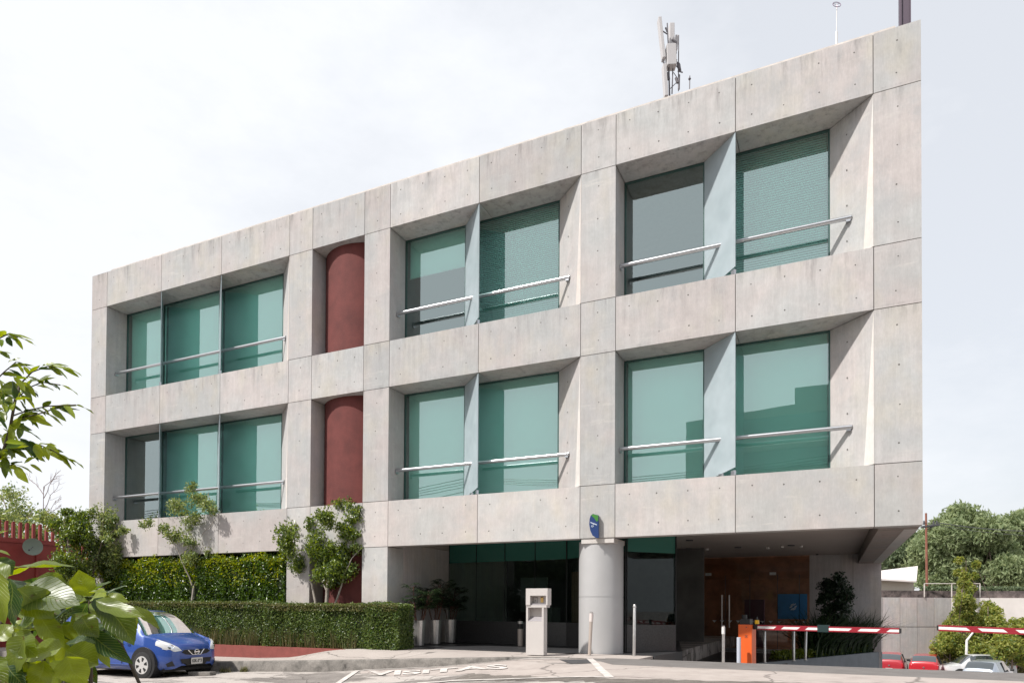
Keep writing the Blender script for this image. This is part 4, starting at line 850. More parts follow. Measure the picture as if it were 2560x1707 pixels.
# ------------------------------------------------------------------ cars
def car(name, label, group, loc, rz, paint, plate=None, detail=False, h=1.53, hatch=False):
    o = thing(name, loc, label, 'car', group, rz); ORG[o.name] = (0, 0, 0)
    # x forward (front at +), origin on the ground midway between the axles
    XS = [-1.90, -1.86, -1.74, -1.45, -1.15, -0.6, 0.0, 0.35, 0.62, 0.95, 1.15, 1.35, 1.58, 1.74, 1.86, 1.92]
    top = [0.86, 1.06, 1.20, 1.43, 1.49, 1.52, 1.53, 1.50, 1.40, 1.14, 0.985, 0.93, 0.87, 0.80, 0.72, 0.62]
    belt = [0.80, 0.94, 0.965, 0.965, 0.96, 0.945, 0.93, 0.925, 0.92, 0.925, 0.925, 0.895, 0.84, 0.77, 0.69, 0.60]
    hw = [0.60, 0.72, 0.785, 0.82, 0.83, 0.832, 0.832, 0.832, 0.83, 0.825, 0.815, 0.80, 0.765, 0.70, 0.60, 0.46]
    bot = [0.38, 0.27, 0.23, 0.20, 0.19, 0.18, 0.18, 0.18, 0.18, 0.18, 0.18, 0.18, 0.19, 0.20, 0.22, 0.28]
    rf = [0.50, 0.60, 0.62, 0.60, 0.585, 0.58, 0.58, 0.58, 0.595, 0.655, 0.70, 0.66, 0.60, 0.53, 0.44, 0.34]
    prof = []; S = h/1.53
    for x, t_, b_, w_, bo, r_ in zip(XS, top, belt, hw, bot, rf):
        mid = (bo+b_)/2
        prof.append([(x, w_*0.90, bo), (x, w_*0.985, bo+0.07), (x, w_, mid-0.06), (x, w_*0.992, mid+0.13), (x, w_*0.955, b_), (x, w_*0.955*0.35+r_*0.65, b_+(t_-b_)*0.62), (x, r_, t_-0.035), (x, r_*0.80, t_-0.005), (x, 0.0, t_+0.012)])
    # refine along x by Catmull-Rom
    P = np.array(prof); idx = np.arange(len(XS)); fine = np.linspace(0, len(XS)-1, (len(XS)-1)*3+1)
    def cr_(p, t):
        i = int(min(math.floor(t), len(p)-2)); f_ = t-i; p0, p1, p2, p3 = p[max(i-1, 0)], p[i], p[i+1], p[min(i+2, len(p)-1)]
        return 0.5*((2*p1)+(-p0+p2)*f_+(2*p0-5*p1+4*p2-p3)*f_**2+(-p0+3*p1-3*p2+p3)*f_**3)
    Q = np.array([cr_(P, t) for t in fine]); ns, np_ = Q.shape[0], Q.shape[1]
    V = []; 
    for i in range(ns):
        ring = list(Q[i])+[np.array([q[0], -q[1], q[2]]) for q in Q[i][-2::-1]]; V += ring
    nr2 = 2*np_-1; body = MB(); shield = MB(); sidew = MB(); rear = MB()
    Vn = np.array(V); Vn[:, 2] *= S
    def cls(i, j):
        x = Q[i][0][0]*0.5+Q[i+1][0][0]*0.5; jj = j if j < np_-1 else nr2-2-j
        if jj in (4, 5) and -1.18 < x < 0.62: return 'side'
        if jj in (7, 6) and 0.42 < x < 1.14: return 'front'
        if jj == 5 and 0.72 < x < 1.05: return 'body'
        if jj in (6, 7) and -1.80 < x < -1.34: return 'rear'
        return 'body'
    tgt = dict(body=body, side=sidew, front=shield, rear=rear)
    for k in tgt: tgt[k].v = [tuple(v) for v in Vn]
    for i in range(ns-1):
        for j in range(nr2-1):
            k = cls(i, j); tgt[k].f.append((i*nr2+j, (i+1)*nr2+j, (i+1)*nr2+j+1, i*nr2+j+1)); tgt[k].m.append(0)
    body.f.append(tuple(range(nr2))[::-1]); body.m.append(0); body.f.append(tuple((ns-1)*nr2+k for k in range(nr2))); body.m.append(0)
    def clean(mb_):
        used = sorted({i for f_ in mb_.f for i in f_}); mp_ = {u: k for k, u in enumerate(used)}; mb_.v = [mb_.v[u] for u in used]; mb_.f = [tuple(mp_[i] for i in f_) for f_ in mb_.f]; return mb_
    clean(body); bo_v = list(body.v); bo_f = list(body.f)
    bo_ = body.build('body', paint, o, smooth=True, local=True); clean(shield).build('windscreen', M['screen'] if detail else M['car_glass'], o, smooth=True, local=True)
    clean(sidew).build('side_windows', M['car_glass'], o, smooth=True, local=True); clean(rear).build('rear_window', M['car_glass'], o, smooth=True, local=True)
    # pillars, underbody
    mb = MB()
    for s in (-1, 1):
        for xx in (-0.28,): mb.obox((xx, s*0.715, 1.18*S), (0.035, 0, 0), (0, 0.02, 0.0), (0, -s*0.085, 0.25*S))
    mb.build('pillar', M['black'], o, local=True)
    mb = MB(); mb.box(-1.7, 1.7, -0.68, 0.68, 0.15, 0.28); mb.build('underbody', M['black'], o, local=True)
    for sx in (1.225, -1.225):
        for s in (-1, 1):
            mb = MB(); w0 = 0.815
            mb.tube([(sx, s*(w0-0.25), 0.33), (sx, s*(w0+0.018), 0.33)], 0.375, 32); mb.build('wheel_arch', M['black'], o, local=True)
            mb = MB(); mb.tube([(sx, s*(w0-0.18), 0.30), (sx, s*(w0+0.00), 0.30), (sx, s*(w0+0.028), 0.30), (sx, s*(w0+0.04), 0.30)], [0.30, 0.30, 0.29, 0.25], 36)
            ty = mb.build('wheel', M['tyre'], o, smooth=True, local=True)
            mb = MB(); yb = s*(w0+0.046); cN = 36
            mb.tube([(sx, s*(w0+0.03), 0.30), (sx, yb, 0.30)], [0.205, 0.198], cN); ty2 = mb.build('hubcap', M['hub'], ty, smooth=True, local=True)
            mb = MB()
            for k in range(6):
                a = k*math.pi/3+0.25; e = 0.30
                mb.add([(sx+r_*math.cos(a+da), yb+s*0.003, 0.30+r_*math.sin(a+da)) for r_, da in ((0.085, -0.20), (0.175, -0.24), (0.178, 0.24), (0.085, 0.20))], [(0, 1, 2, 3)])
            mb.build('hub_openings', M['black'], ty, local=True)
    # mirrors
    for s in (-1, 1):
        mb = MB(); mb.obox((0.66, s*0.90, 1.0*S), (0.05, 0, 0), (0, 0.09, 0), (0, 0, 0.06)); mb.build('wing_mirror', paint if detail else M['black'], o, local=True, bevel=0.02)
    # lamps are shaped patches that follow the shell
    def surf(xf, w_, z):
        return (xf, w_, z)
    from mathutils.bvhtree import BVHTree
    bvh = BVHTree.FromPolygons([tuple(v) for v in bo_v], bo_f)
    def onbody(yy, z):
        """x of the nose at half-width yy, height z"""
        best = None
        for i in range(ns-1, 0, -1):
            ring = Q[i]; wz = np.interp(z/S, [p[2] for p in ring[:5]], [p[1] for p in ring[:5]]) if z/S <= ring[4][2] else -1
            if z/S > ring[4][2]:
                wz = ring[6][1] if z/S < ring[8][2] else -1
            if wz >= abs(yy): return ring[0][0]
        return 1.2
    def patch(nm, pts, mat, front=True, off=0.012, par=None):
        mb_ = MB(); n_ = len(pts); c = np.mean(pts, 0); sub = []
        P_ = []
        m_ = 8
        grid = []
        for p in pts:
            col = []
            for k in range(m_+1):
                q = c+(np.array(p)-c)*k/m_; hit = bvh.ray_cast(Vector((3, q[0], q[1])), Vector((-1, 0, 0)))
                if hit[0] is None: hit = bvh.find_nearest(Vector((1.5, q[0], q[1])))
                nn_ = hit[1] if hit[1].x > -0.2 else -hit[1]; w_ = hit[0]+nn_*off*0.6; col.append((w_.x, w_.y, w_.z))
            grid.append(col)
        vs_ = [grid[0][0]]
        for col in grid: vs_ += col[1:]
        fs_ = []
        for a in range(n_):
            b = (a+1) % n_; A_ = 1+a*m_; B_ = 1+b*m_; fs_.append((0, A_, B_))
            for k in range(m_-1): fs_.append((A_+k, A_+k+1, B_+k+1, B_+k))
        mb_.add(vs_, fs_); return mb_.build(nm, mat, par or o, local=True, smooth=True)
    if detail:
        for s in (-1, 1):
            hl = patch('headlight', [(s*y_, z_) for y_, z_ in ((0.40, 0.615), (0.46, 0.69), (0.58, 0.78), (0.70, 0.855), (0.785, 0.895), (0.80, 0.84), (0.785, 0.74), (0.70, 0.655), (0.55, 0.60))], M['lamp'], off=0.022)
            patch('reflector_bowl', [(s*(0.60+0.05*math.cos(a)), 0.70+0.05*math.sin(a)) for a in np.linspace(0, 2*math.pi, 11)[:-1]], M['chrome'], off=0.030, par=hl)
            patch('fog_recess', [(s*y_, z_) for y_, z_ in ((0.60, 0.40), (0.68, 0.33), (0.66, 0.27), (0.54, 0.28))], M['black'], off=0.018)
        g1 = patch('upper_grille', [(-0.40, 0.575), (-0.33, 0.63), (0.33, 0.63), (0.40, 0.575), (0.30, 0.53), (0.1, 0.505), (-0.1, 0.505), (-0.30, 0.53)], M['black'], off=0.016)
        g2 = patch('lower_grille', [(-0.44, 0.43), (0.44, 0.43), (0.40, 0.33), (0.33, 0.25), (-0.33, 0.25), (-0.40, 0.33)], M['black'], off=0.016)
        mb = MB(); xn = 1.935
        for s in (-1, 1): mb.tube([(xn-0.01, s*0.23, 0.625), (xn+0.01, s*0.12, 0.52)], 0.014, 8)
        mb.tube([(xn+0.01, -0.12, 0.515), (xn+0.01, 0.12, 0.515)], 0.008, 6)
        mb.tube([(xn+0.012, 0.062*math.cos(a), 0.575+0.055*math.sin(a)) for a in np.linspace(0, 2*math.pi, 25)], 0.009, 6, cap=False)
        mb.box(xn+0.005, xn+0.022, -0.075, 0.075, 0.566, 0.586); mb.build('grille_emblem', M['chrome'], o, local=True, smooth=True)
        xp = 1.955; mb = MB(); mb.box(xp-0.012, xp, -0.16, 0.16, 0.30, 0.445); pl = mb.build('number_plate', M['plate'], o, local=True)
        vs_, fs_ = text_mesh('KIK-393', 0.085, 0, 0.003); ww = max(v[0] for v in vs_)-min(v[0] for v in vs_)
        mb = MB(); mb.add([(xp+0.002, v[0]*0.27/ww, 0.37+v[1]*1.15) for v in vs_], fs_); mb.build('plate_lettering', M['black'], pl, local=True)
        mb = MB()
        for s in (-1, 1): mb.tube([(1.06, s*0.50, 1.0), (0.98, s*0.05, 1.04)], 0.010, 6)
        mb.build('wiper', M['black'], o, local=True)
        mb = MB()
        for k in range(6):            # folded sunshade behind the windscreen
            y0_ = -0.60+k*0.20; mb.add([(1.02, y0_*1.04, 1.0), (1.06, (y0_+0.10)*1.04, 1.0), (1.02, (y0_+0.20)*1.04, 1.0), (0.52, (y0_+0.20)*0.9, 1.375), (0.56, (y0_+0.10)*0.9, 1.375), (0.52, y0_*0.9, 1.375)], [(0, 1, 4, 5), (1, 2, 3, 4)])
        mb.build('sunshade', simple('silver_sunshade', (0.75, 0.86, 0.86), 0.5), o, local=True)
        mb = MB(); mb.tube([(0.92, 0.835, 0.30), (-0.92, 0.84, 0.30)], 0.012, 6); mb.tube([(0.92, -0.835, 0.30), (-0.92, -0.84, 0.30)], 0.012, 6); mb.build('sill_trim', paint, o, local=True)
        mb = MB()
        for s in (-1, 1):
            for yy0, yy1 in ((0.55, 0.56), (-0.33, -0.32)): mb.box(yy0, yy1, s*0.829-0.004, s*0.829+0.006, 0.30, 0.90)
        mb.build('door_gap', M['black'], o, local=True)
    else:
        for s in (-1, 1):
            mb = MB(); mb.obox((-1.845, s*0.665, 0.84*S), (0.04, 0, 0), (0.03, 0.07*1, 0), (0, 0, 0.11)); mb.build('tail_light', M['tail'], o, local=True, bevel=0.02)
        mb = MB(); mb.box(-1.935, -1.92, -0.19, 0.19, 0.50, 0.64); mb.build('number_plate', M['plate'], o, local=True)
        mb = MB(); mb.obox((-1.925, 0, 0.36), (0.02, 0, 0), (0, 0.55, 0), (0, 0, 0.07)); mb.build('bumper_insert', M['black'], o, local=True)
        mb = MB(); mb.tube([(-1.9, 0, 0.80), (-1.935, 0, 0.80)], 0.05, 12); mb.build('badge', M['chrome'], o, local=True)
    if hatch:
        mb = MB(); pts = [(-1.25, 0, 1.48), (-1.55, 0, 1.66), (-1.9, 0, 1.72), (-2.15, 0, 1.66)]
        for a, b in zip(pts[:-1], pts[1:]): mb.add([(a[0], -0.55, a[2]), (a[0], 0.55, a[2]), (b[0], 0.6, b[2]), (b[0], -0.6, b[2]), (a[0], -0.55, a[2]+0.05), (a[0], 0.55, a[2]+0.05), (b[0], 0.6, b[2]+0.05), (b[0], -0.6, b[2]+0.05)], [(0, 1, 2, 3), (4, 7, 6, 5), (0, 3, 7, 4), (1, 5, 6, 2)])
        mb.build('open_tailgate', paint, o, local=True)
    return o
axf = np.array([-13.98, -3.55]); hd = R(2.5); off_ = -1.225
bx, by = axf[0]+off_*math.cos(hd), axf[1]+off_*math.sin(hd)
car('parked_car', 'blue hatchback parked by the kerb behind the foreground leaves', None, (bx, by, gr(bx, by)-0.0+0.003), hd, M['car_blue'], detail=True)
GC = 'cars parked in the lower yard'
def lot(px, Z):
    d = fw+rt*(px-1280)/F; p = CAM+d*Z; return p[0], p[1]
x, y = lot(2228, 43.5); car('parked_car', 'dull red hatchback half hidden by the building corner in the lower yard', GC, (x, y, -3.15), R(82), M['car_red2'])
x, y = lot(2316, 42.0); car('parked_car', 'bright red hatchback seen from behind, in the middle of the lower yard', GC, (x, y, -3.15), R(79), M['car_red'])
x, y = lot(2440, 41.5); car('parked_car', 'white car with its tailgate open behind the silver car', GC, (x, y, -3.15), R(195), M['car_white'], hatch=True)
x, y = lot(2471, 37.0); car('parked_car', 'silver car nearest in the lower yard, only roof and rear window showing over the crest', GC, (x, y, -3.15), R(66), M['car_silver'])
# loose slab by the car
wsp = atz(505, 1683, 15.6); ws = MB(); ws.obox((wsp[0], wsp[1], gr(wsp[0], wsp[1])+0.045), (0.33, 0.02, 0.01), (-0.01, 0.10, 0), (0, 0, 0.04))
tag(ws.build('concrete_slab', M['kerb'], None, bevel=0.015), 'loose grey concrete slab on the road by the front of the blue car', 'slab')

# ------------------------------------------------------------------ ticket post, bollards, bins, planters
Y = -0.95
kp = at(1340, 1636, Y); kk = thing('ticket_machine', (kp[0], Y, 0), 'tall beige parking ticket machine at the kerb corner left of the silver column', 'ticket machine')
x0 = at(1315, 1600, Y)[0]; x1 = at(1359, 1600, Y)[0]; xh = at(1369.5, 1500, Y)[0]; zt = at(1340, 1470, Y)[2]; zs = at(1340, 1518, Y)[2]; z2_ = at(1340, 1552, Y)[2]; z3_ = at(1340, 1540, Y)[2]
dep = 0.2; t = 0.045
mb = MB(); mb.box(x0, x1, Y, Y+dep, 0.0, z2_); mb.box(x0, x0+t, Y, Y+dep, z2_, zs); mb.box(x1-t, x1, Y, Y+dep, z2_, zs); mb.box(x0+t, x1-t, Y+0.15, Y+dep, z2_, zs); mb.build('cabinet', M['kiosk'], kk)
mb = MB(); mb.prism([(x0+t, Y+0.01), (x1-t, Y+0.01), (x1-t, Y+0.149), (x0+t, Y+0.149)], z2_+0.001, [z2_+0.005, z2_+0.005, z3_, z3_]); mb.build('ticket_tray', M['kiosk_dark'], kk)
mb = MB(); za, zb, zc, zd = zs+0.003, zs+0.055, at(1340, 1488, Y)[2], zt
mb.prism([(x0, Y+0.0), (xh-0.03, Y+0.0), (xh-0.03, Y+dep), (x0, Y+dep)], za, zb)
for (a, b) in ((x0, x0+0.10), (xh-0.035, xh)):
    mb.prism([(a, Y-0.02), (b, Y-0.02), (b, Y+dep), (a, Y+dep)], zb, zd)
mb.box(x0+0.10, xh-0.035, Y-0.02, Y+dep, zc, zd); mb.box(x0+0.10, xh-0.035, Y+0.12, Y+dep, zb, zc); mb.build('hood', M['kiosk'], kk)
mb = MB(); mb.box(x0+0.10, xh-0.04, Y+0.03, Y+0.119, zb+0.001, zb+0.035); mb.build('ledge', M['kiosk_dark'], kk)
pa = at(1338.5, 1498, Y+0.11); mb = MB(); s = 0.052
for (a, b, c, d) in ((-s, s, s-0.004, s), (-s, s, -s*1.3, -s*1.3+0.004), (-s, -s+0.004, -s*1.3, s), (s-0.004, s, -s*1.3, s), (-0.02, 0.018, -0.03, -0.018)): mb.box(pa[0]+a, pa[0]+b, Y+0.112, Y+0.119, pa[2]+c, pa[2]+d)
mb.build('card_reader', M['black'], kk)
pa = at(1355, 1498, Y+0.11); mb = MB(); mb.box(pa[0]-0.032, pa[0]+0.03, Y+0.105, Y+0.119, pa[2]-0.06, pa[2]+0.06); mb.build('ticket_slot', simple('orange_yellow_label', (0.75, 0.50, 0.16), 0.5), kk)
mb = MB(); mb.box(pa[0]-0.026, pa[0]+0.024, Y+0.10, Y+0.104, pa[2]+0.045, pa[2]+0.058); mb.build('slot_mouth', M['black'], kk)

def post(name, label, px, pytop, pybase, Yp, wpx, mat, group, lean=0.0, head=0.0, dark_cap=True, base=None, hm=None):
    a = at(px, pybase, Yp); b = at(px+lean, pytop, Yp); zb_ = a[2] if base is None else base; r = wpx/F*np.dot(a-CAM, fw)/2
    o = thing(name, (a[0], Yp, zb_), label, 'bollard', group); bot = np.array([a[0], Yp, zb_]); topp = np.array([b[0], Yp, b[2]])
    if head:
        q = bot+(topp-bot)*(1-head); mb = MB(); mb.tube([bot, q], r*0.88, 16); mb.build('shaft', mat, o, smooth=True)
        mb = MB(); mb.tube([q, topp-(topp-bot)*0.03], r*1.05, 16); mb.build('lamp_head', hm or M['white'], o, smooth=True)
        mb = MB(); mb.tube([topp-(topp-bot)*0.03, topp], r*(0.85), 16); mb.build('cap', M['steel'], o, smooth=True)
    else:
        mb = MB(); mb.tube([bot, topp-(topp-bot)*0.01, topp], [r, r, r*0.8], 16); mb.build('shaft', mat, o, smooth=True)
        if dark_cap: mb = MB(); mb.tube([topp-(topp-bot)*0.055, topp-(topp-bot)*0.04], r*1.25, 12); mb.build('collar', M['steel'], o, smooth=True)
    mb = MB(); mb.tube([bot, bot+np.array([0, 0, 0.012])], r*1.6, 16); mb.build('base_plate', M['steel'], o, smooth=True)
    return o
bg_ = simple('beige_bollard_steel', (0.50, 0.43, 0.38), 0.4, 0.3); bh = simple('pale_pink_head', (0.66, 0.58, 0.55), 0.5)
post('light_bollard', 'leaning metal light bollard standing against the silver column', 1473.5, 1529, 1634, -0.55, 9.5, bg_, 'bollards along the drive', 5.5, 0.22, hm=bh, base=0.0)
post('light_bollard', 'tall slim square-capped metal post right of the silver column', 1585, 1510, 1634, -0.2, 7.5, M['steel'], 'bollards along the drive', 1.5, 0.0, base=0.0)
post('light_bollard', 'white-headed light bollard between the tall post and the orange barrier box', 1808, 1563, 1668, 0.6, 8.2, M['steel'], 'bollards along the drive', 0.5, 0.19, hm=M['white'], base=-0.28)
post('bollard', 'short plain pale blue bollard touching the left of the orange barrier box', 1847, 1592, 1668, 1.2, 10, simple('pale_blue_bollard', (0.50, 0.53, 0.60), 0.4), 'bollards along the drive', 0, 0.0, False, base=-0.38)
for i, (px, yb, yy, lb) in enumerate(((1911.5, 1655, 4.55, 'leftmost of the three steel rail posts under the barrier arm'), (1984, 1650.5, 5.9, 'middle one of the three steel rail posts under the barrier arm'), (2013, 1649, 6.6, 'rightmost of the three steel rail posts, beside the planting bed'))):
    post('rail_post', lb, px, 1577, yb, yy, 6.5, M['steel'], 'steel rail posts by the planting bed', 2 if i == 2 else 0, 0.0, False)['category'] = 'post'
    q = at(px, yb, yy)
# standing ashtray
ap = at(1301, 1612, 2.2); ab = thing('ash_bin', (ap[0], 2.2, 0), 'slim steel standing ashtray bin left of the ticket machine against the dark plinth', 'ashtray')
mb = MB(); mb.cyl((ap[0], 2.2), 0.078, 0.0, 0.46, 20); mb.build('body', bg_, ab, smooth=True)
mb = MB(); mb.cyl((ap[0], 2.2), 0.07, 0.46, 0.60, 20); mb.build('opening', M['black'], ab, smooth=True)
mb = MB(); mb.cyl((ap[0], 2.2), 0.08, 0.60, 0.67, 20); mb.build('lid', M['steel'], ab, smooth=True)
# three steel planters with lady palms
names = (('steel planter with a lady palm, in front by the end of the clipped hedge', 1047, 0.62), ('steel planter with a lady palm, middle one of three along the wing wall', 1088, 1.45), ('steel planter with a lady palm, innermost beside the dark glazing', 1126, 2.35))
for i, (lb, px, yy) in enumerate(names):
    p = at(px, 1600, yy); X0 = p[0]; o = thing('planter', (X0, yy, 0), lb, 'planter', 'steel planters along the wing wall'); nn = 14
    mb = MB(); r0 = 0.14; prof = [(r0, 0.03), (r0+0.035, 0.675), (r0+0.038, 0.69), (r0+0.01, 0.69)]
    vs_ = []; 
    for (r, z) in prof:
        for k in range(nn): a = 2*math.pi*k/nn; vs_.append((X0+r*math.cos(a), yy+r*math.sin(a), z))
    fs_ = [(j*nn+k, j*nn+(k+1) % nn, (j+1)*nn+(k+1) % nn, (j+1)*nn+k) for j in range(3) for k in range(nn)]+[tuple(range(nn))[::-1]]
    mb.add(vs_, fs_); mb.build('pot', M['steel'], o)
    mb = MB(); mb.cyl((X0, yy), 0.165, 0.62, 0.65, 14); mb.build('soil', M['soil'], o)
    pl = thing('potted_palm', (X0, yy, 0.65), ('lady palm with drooping pale leaf low down, in the front planter', 'lady palm with the tallest fronds, in the middle planter', 'lady palm in the innermost planter, against the glass')[i], 'palm', 'lady palms in the steel planters')
    mb = MB(); VV = []; FFc = []; base = 0
    for k in range(9):
        a = rng.random()*6.28; hgt = (0.5, 0.72, 0.5)[i]+rng.random()*0.45; st = np.array([X0+0.10*math.cos(a), yy+0.10*math.sin(a), 0.65]); en = st+np.array([0.16*math.cos(a), 0.16*math.sin(a), hgt]); mb.tube(bend(st, en, 3, 0.03), 0.012, 6)
        for q in range(8):
            fa = rng.random()*6.28; hh = 0.35+0.65*rng.random(); cp = st+(en-st)*hh; dd = norm(np.array([math.cos(fa), math.sin(fa), 0.55])); hub = cp+dd*(0.12+0.15*rng.random()); mb.tube([cp, hub], 0.004, 4)
            for m_ in range(9):
                sp_ = (m_-4)/4*1.15; e1_ = norm(np.cross(dd, [0, 0, 1.0])); dirv = norm(dd*math.cos(sp_)+e1_*math.sin(sp_)+np.array([0, 0, -0.1])); L = 0.30*(1-0.25*abs(sp_)); s_ = norm(np.cross(dirv, [0, 0, 1.0])+rng.normal(size=3)*0.3)*0.017
                tip = hub+dirv*L+np.array([0, 0, -0.10*L/0.3]); mid_ = hub+dirv*L*0.55; VV += [hub, mid_-s_, tip, mid_+s_]; FFc.append((base, base+1, base+2, base+3)); base += 4
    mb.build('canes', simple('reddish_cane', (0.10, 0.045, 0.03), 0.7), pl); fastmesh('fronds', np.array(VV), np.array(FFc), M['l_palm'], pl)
    if i == 0:
        mb = MB(); 
        for k in range(7):
            a = -0.9+k*0.3; c_ = np.array(at(1030, 1490, yy)); mb.add([c_, c_+np.array([math.sin(a)*0.07-0.008, 0, -0.05*math.cos(a)]), c_+np.array([math.sin(a)*0.16, 0, -0.12*math.cos(a)+0.02]), c_+np.array([math.sin(a)*0.07+0.008, 0, -0.03*math.cos(a)])], [(0, 1, 2, 3)])
        mb.build('pale_leaf', M['white'], pl)  # pale fan of leaflets low on the front palm

# ------------------------------------------------------------------ barriers
adir = np.array([0.906, -0.423]); 
def barrier(label, tip, L, box, notch=None, flip=False, armz=0.60, dz=0.0):
    """arm from the box towards its tip, red and white, with red rubber edges"""
    o = thing('barrier_gate', (*box, -0.45), label, 'barrier', 'barrier gates across the drive')
    d = np.array(tip)-np.array(box); d /= np.linalg.norm(d); n = np.array([-d[1], d[0]]); bz = -0.45
    tz = at(1868, 1557, box[1])[2] if dz == 0 else 0.68
    mb = MB(); mb.obox((box[0], box[1], (bz+tz)/2), (0.15, -0.03, 0), (0.03, 0.16, 0), (0, 0, (tz-bz)/2)); cab = mb.build('cabinet', M['orange'], o, bevel=0.008)
    mb = MB(); mb.obox((box[0]-0.02, box[1], tz+0.06), (0.11, -0.02, 0), (0.02, 0.1, 0), (0, 0, 0.06)); mb.tube([(box[0]-0.06, box[1], tz+0.12), (box[0]-0.06, box[1], tz+0.22)], 0.06, 10); mb.build('motor_cap', M['black'], o)
    mb = MB()
    for zz in (tz-0.06, bz+0.13, tz-0.26): mb.tube([(box[0]+0.0, box[1]-0.165, zz), (box[0]+0.0, box[1]-0.172, zz)], 0.012, 8)
    mb.obox((box[0], box[1]-0.17, tz-0.25), (0.035, -0.004, 0), (0, 0.003, 0), (0, 0, 0.004)); mb.obox((box[0], box[1]-0.17, tz-0.29), (0.035, -0.004, 0), (0, 0.003, 0), (0, 0, 0.003)); mb.build('lock', M['darkgrey'], cab)
    A = np.array([*(np.array(box)+d*0.25), armz]); B = np.array([*tip, armz+dz]); u = (B-A)/np.linalg.norm(B-A); LL = np.linalg.norm(B-A)
    hz_ = 0.027
    arm = MB()
    def seg(m, t0, t1, z0, z1, th, mi=0, sk=0.0):
        p0 = A+u*t0; p1 = A+u*t1; nn3 = np.array([n[0], n[1], 0])*th
        vs_ = []
        for s in (-1, 1):
            vs_ += [p0+nn3*s+np.array([0, 0, z0]), p1+nn3*s+np.array([0, 0, z0]), p1+u*sk+nn3*s+np.array([0, 0, z1]), p0+u*sk+nn3*s+np.array([0, 0, z1])]
        m.add(vs_, [(0, 1, 2, 3), (7, 6, 5, 4), (0, 4, 5, 1), (3, 2, 6, 7), (0, 3, 7, 4), (1, 5, 6, 2)], mi)
    gaps = [(notch, notch+0.24)] if notch else []
    spans = [(0.0, notch), (notch+0.24, LL)] if notch else [(0, LL)]
    for a, b in spans: seg(arm, a, b, -hz_, hz_, 0.016)
    ar = arm.build('arm', M['white'], o)
    mb = MB()
    for a, b in spans: seg(mb, a, b, hz_, hz_+0.027, 0.02); seg(mb, a, b, -hz_-0.027, -hz_, 0.02)
    mb.build('rubber_edge', M['red_stripe'], ar)
    mb = MB(); tt = 0.42
    while tt < LL-0.25:
        if not notch or not (notch-0.22 < tt < notch+0.26): seg(mb, tt, tt+0.17, -hz_+0.001, hz_-0.001, 0.019, sk=0.07)
        tt += 0.55
    mb.build('red_bands', M['red_stripe'], ar)
    mb = MB(); seg(mb, LL, LL+0.025, -hz_-0.02, hz_+0.02, 0.024); mb.build('end_cap', M['black'], ar)
    if notch: mb = MB(); seg(mb, notch+0.001, notch+0.239, -0.065, 0.085, 0.03); mb.build('hinge_cover', simple('dark_teal_plastic', (0.012, 0.03, 0.03), 0.4), ar)
    mb = MB(); seg(mb, -0.12, 0.02, -0.05, 0.07, 0.035); mb.build('pivot_clamp', M['black'], o)
    mb = MB(); p = A+u*0.0; mb.tube([p+[0, 0, 0.075], p+[0, 0, 0.16]], [0.05, 0.045], 16); mb.build('warning_lamp', M['yellow'], o, smooth=True)
    mb = MB(); mb.tube([p+[0, 0, 0.16], p+[0, 0, 0.24]], [0.03, 0.012], 10); mb.build('lamp_cap', M['black'], o, smooth=True)
bxp = at(1868, 1600, 1.65); zarm = at(1900, 1567, 1.55)[2]; tp = at(2249, 1576, 0.15); tp2 = at(2347, 1568.5, -0.13)
barrier('orange barrier box with a red and white arm reaching right across the planting bed', (tp[0], 0.15), 3, (bxp[0], 1.65), notch=1.42, armz=zarm, dz=tp[2]-zarm)
box2 = (tp2[0]+3.0*0.906, -0.13-3.0*0.423); zb2 = at(2560, 1578, -0.6)[2]
barrier('second red and white barrier arm entering from the right edge of the view', (tp2[0], -0.13), 3, box2, armz=zb2-0.03, dz=tp2[2]-zb2+0.03)

# ------------------------------------------------------------------ planting bed in front of the end wall
pb = thing('planter_bed', (0, 8, -0.4), 'grey concrete edge wall of the planting bed beside the drive', 'planter wall')
mb = MB(); a = np.array([-1.64, 4.4]); b = np.array([1.60, 11.65]); d = (b-a)/np.linalg.norm(b-a); n = np.array([-d[1], d[0]])*0.12
mb.prism([tuple(a), tuple(b), tuple(b+n), tuple(a+n)], -3.6, -0.39); mb.build('wall', simple('planter_concrete', (0.17, 0.185, 0.20), 0.8, noise=0.12, nscale=3), pb)
mb = MB(); mb.prism([tuple(a+n*1.01), tuple(b+n*1.01), (1.45, 11.38), (-0.6, 11.38), (-1.3, 6.0)], -3.4, -0.42); mb.build('soil', M['soil'], pb)
def inbed(n_, lo=0.0, hi=1.0, wdt=(0.2, 1.1)):
    t_ = lo+(hi-lo)*rng.random(n_); s_ = rng.uniform(*wdt, n_); nn = np.array([-d[1], d[0]]); return a+(b-a)*t_[:, None]+nn*s_[:, None]*(0.4+t_[:, None]*0.6)
P2 = inbed(2600, 0.14, 1.0, (0.15, 0.9)); C = np.column_stack([P2, -0.36+0.22*rng.random(len(P2))]); V, Fc = leaf_geo(C, 0.09, 0.06, -0.3, 0.6); tag(fastmesh('ground_cover', V, Fc, M['l_cover']), kind='stuff')
yu = thing('spiky_plant', (0.6, 10.2, -0.4), 'mass of long dark sword-leaved plants in the bed before the end wall', 'plant')
P2 = inbed(1500, 0.42, 1.0, (0.15, 0.9)); C = np.column_stack([P2, np.full(len(P2), -0.4)]); aa = rng.normal(size=len(P2))*0.9; dd = np.stack([np.sin(aa)*0.9, -np.abs(np.cos(aa))*0.5, np.zeros(len(P2))], 1)
blades('leaves', C, rng.uniform(0.8, 1.75, len(P2)), 0.06, 0.8, M['l_palm'], yu, dirs=norm(dd))
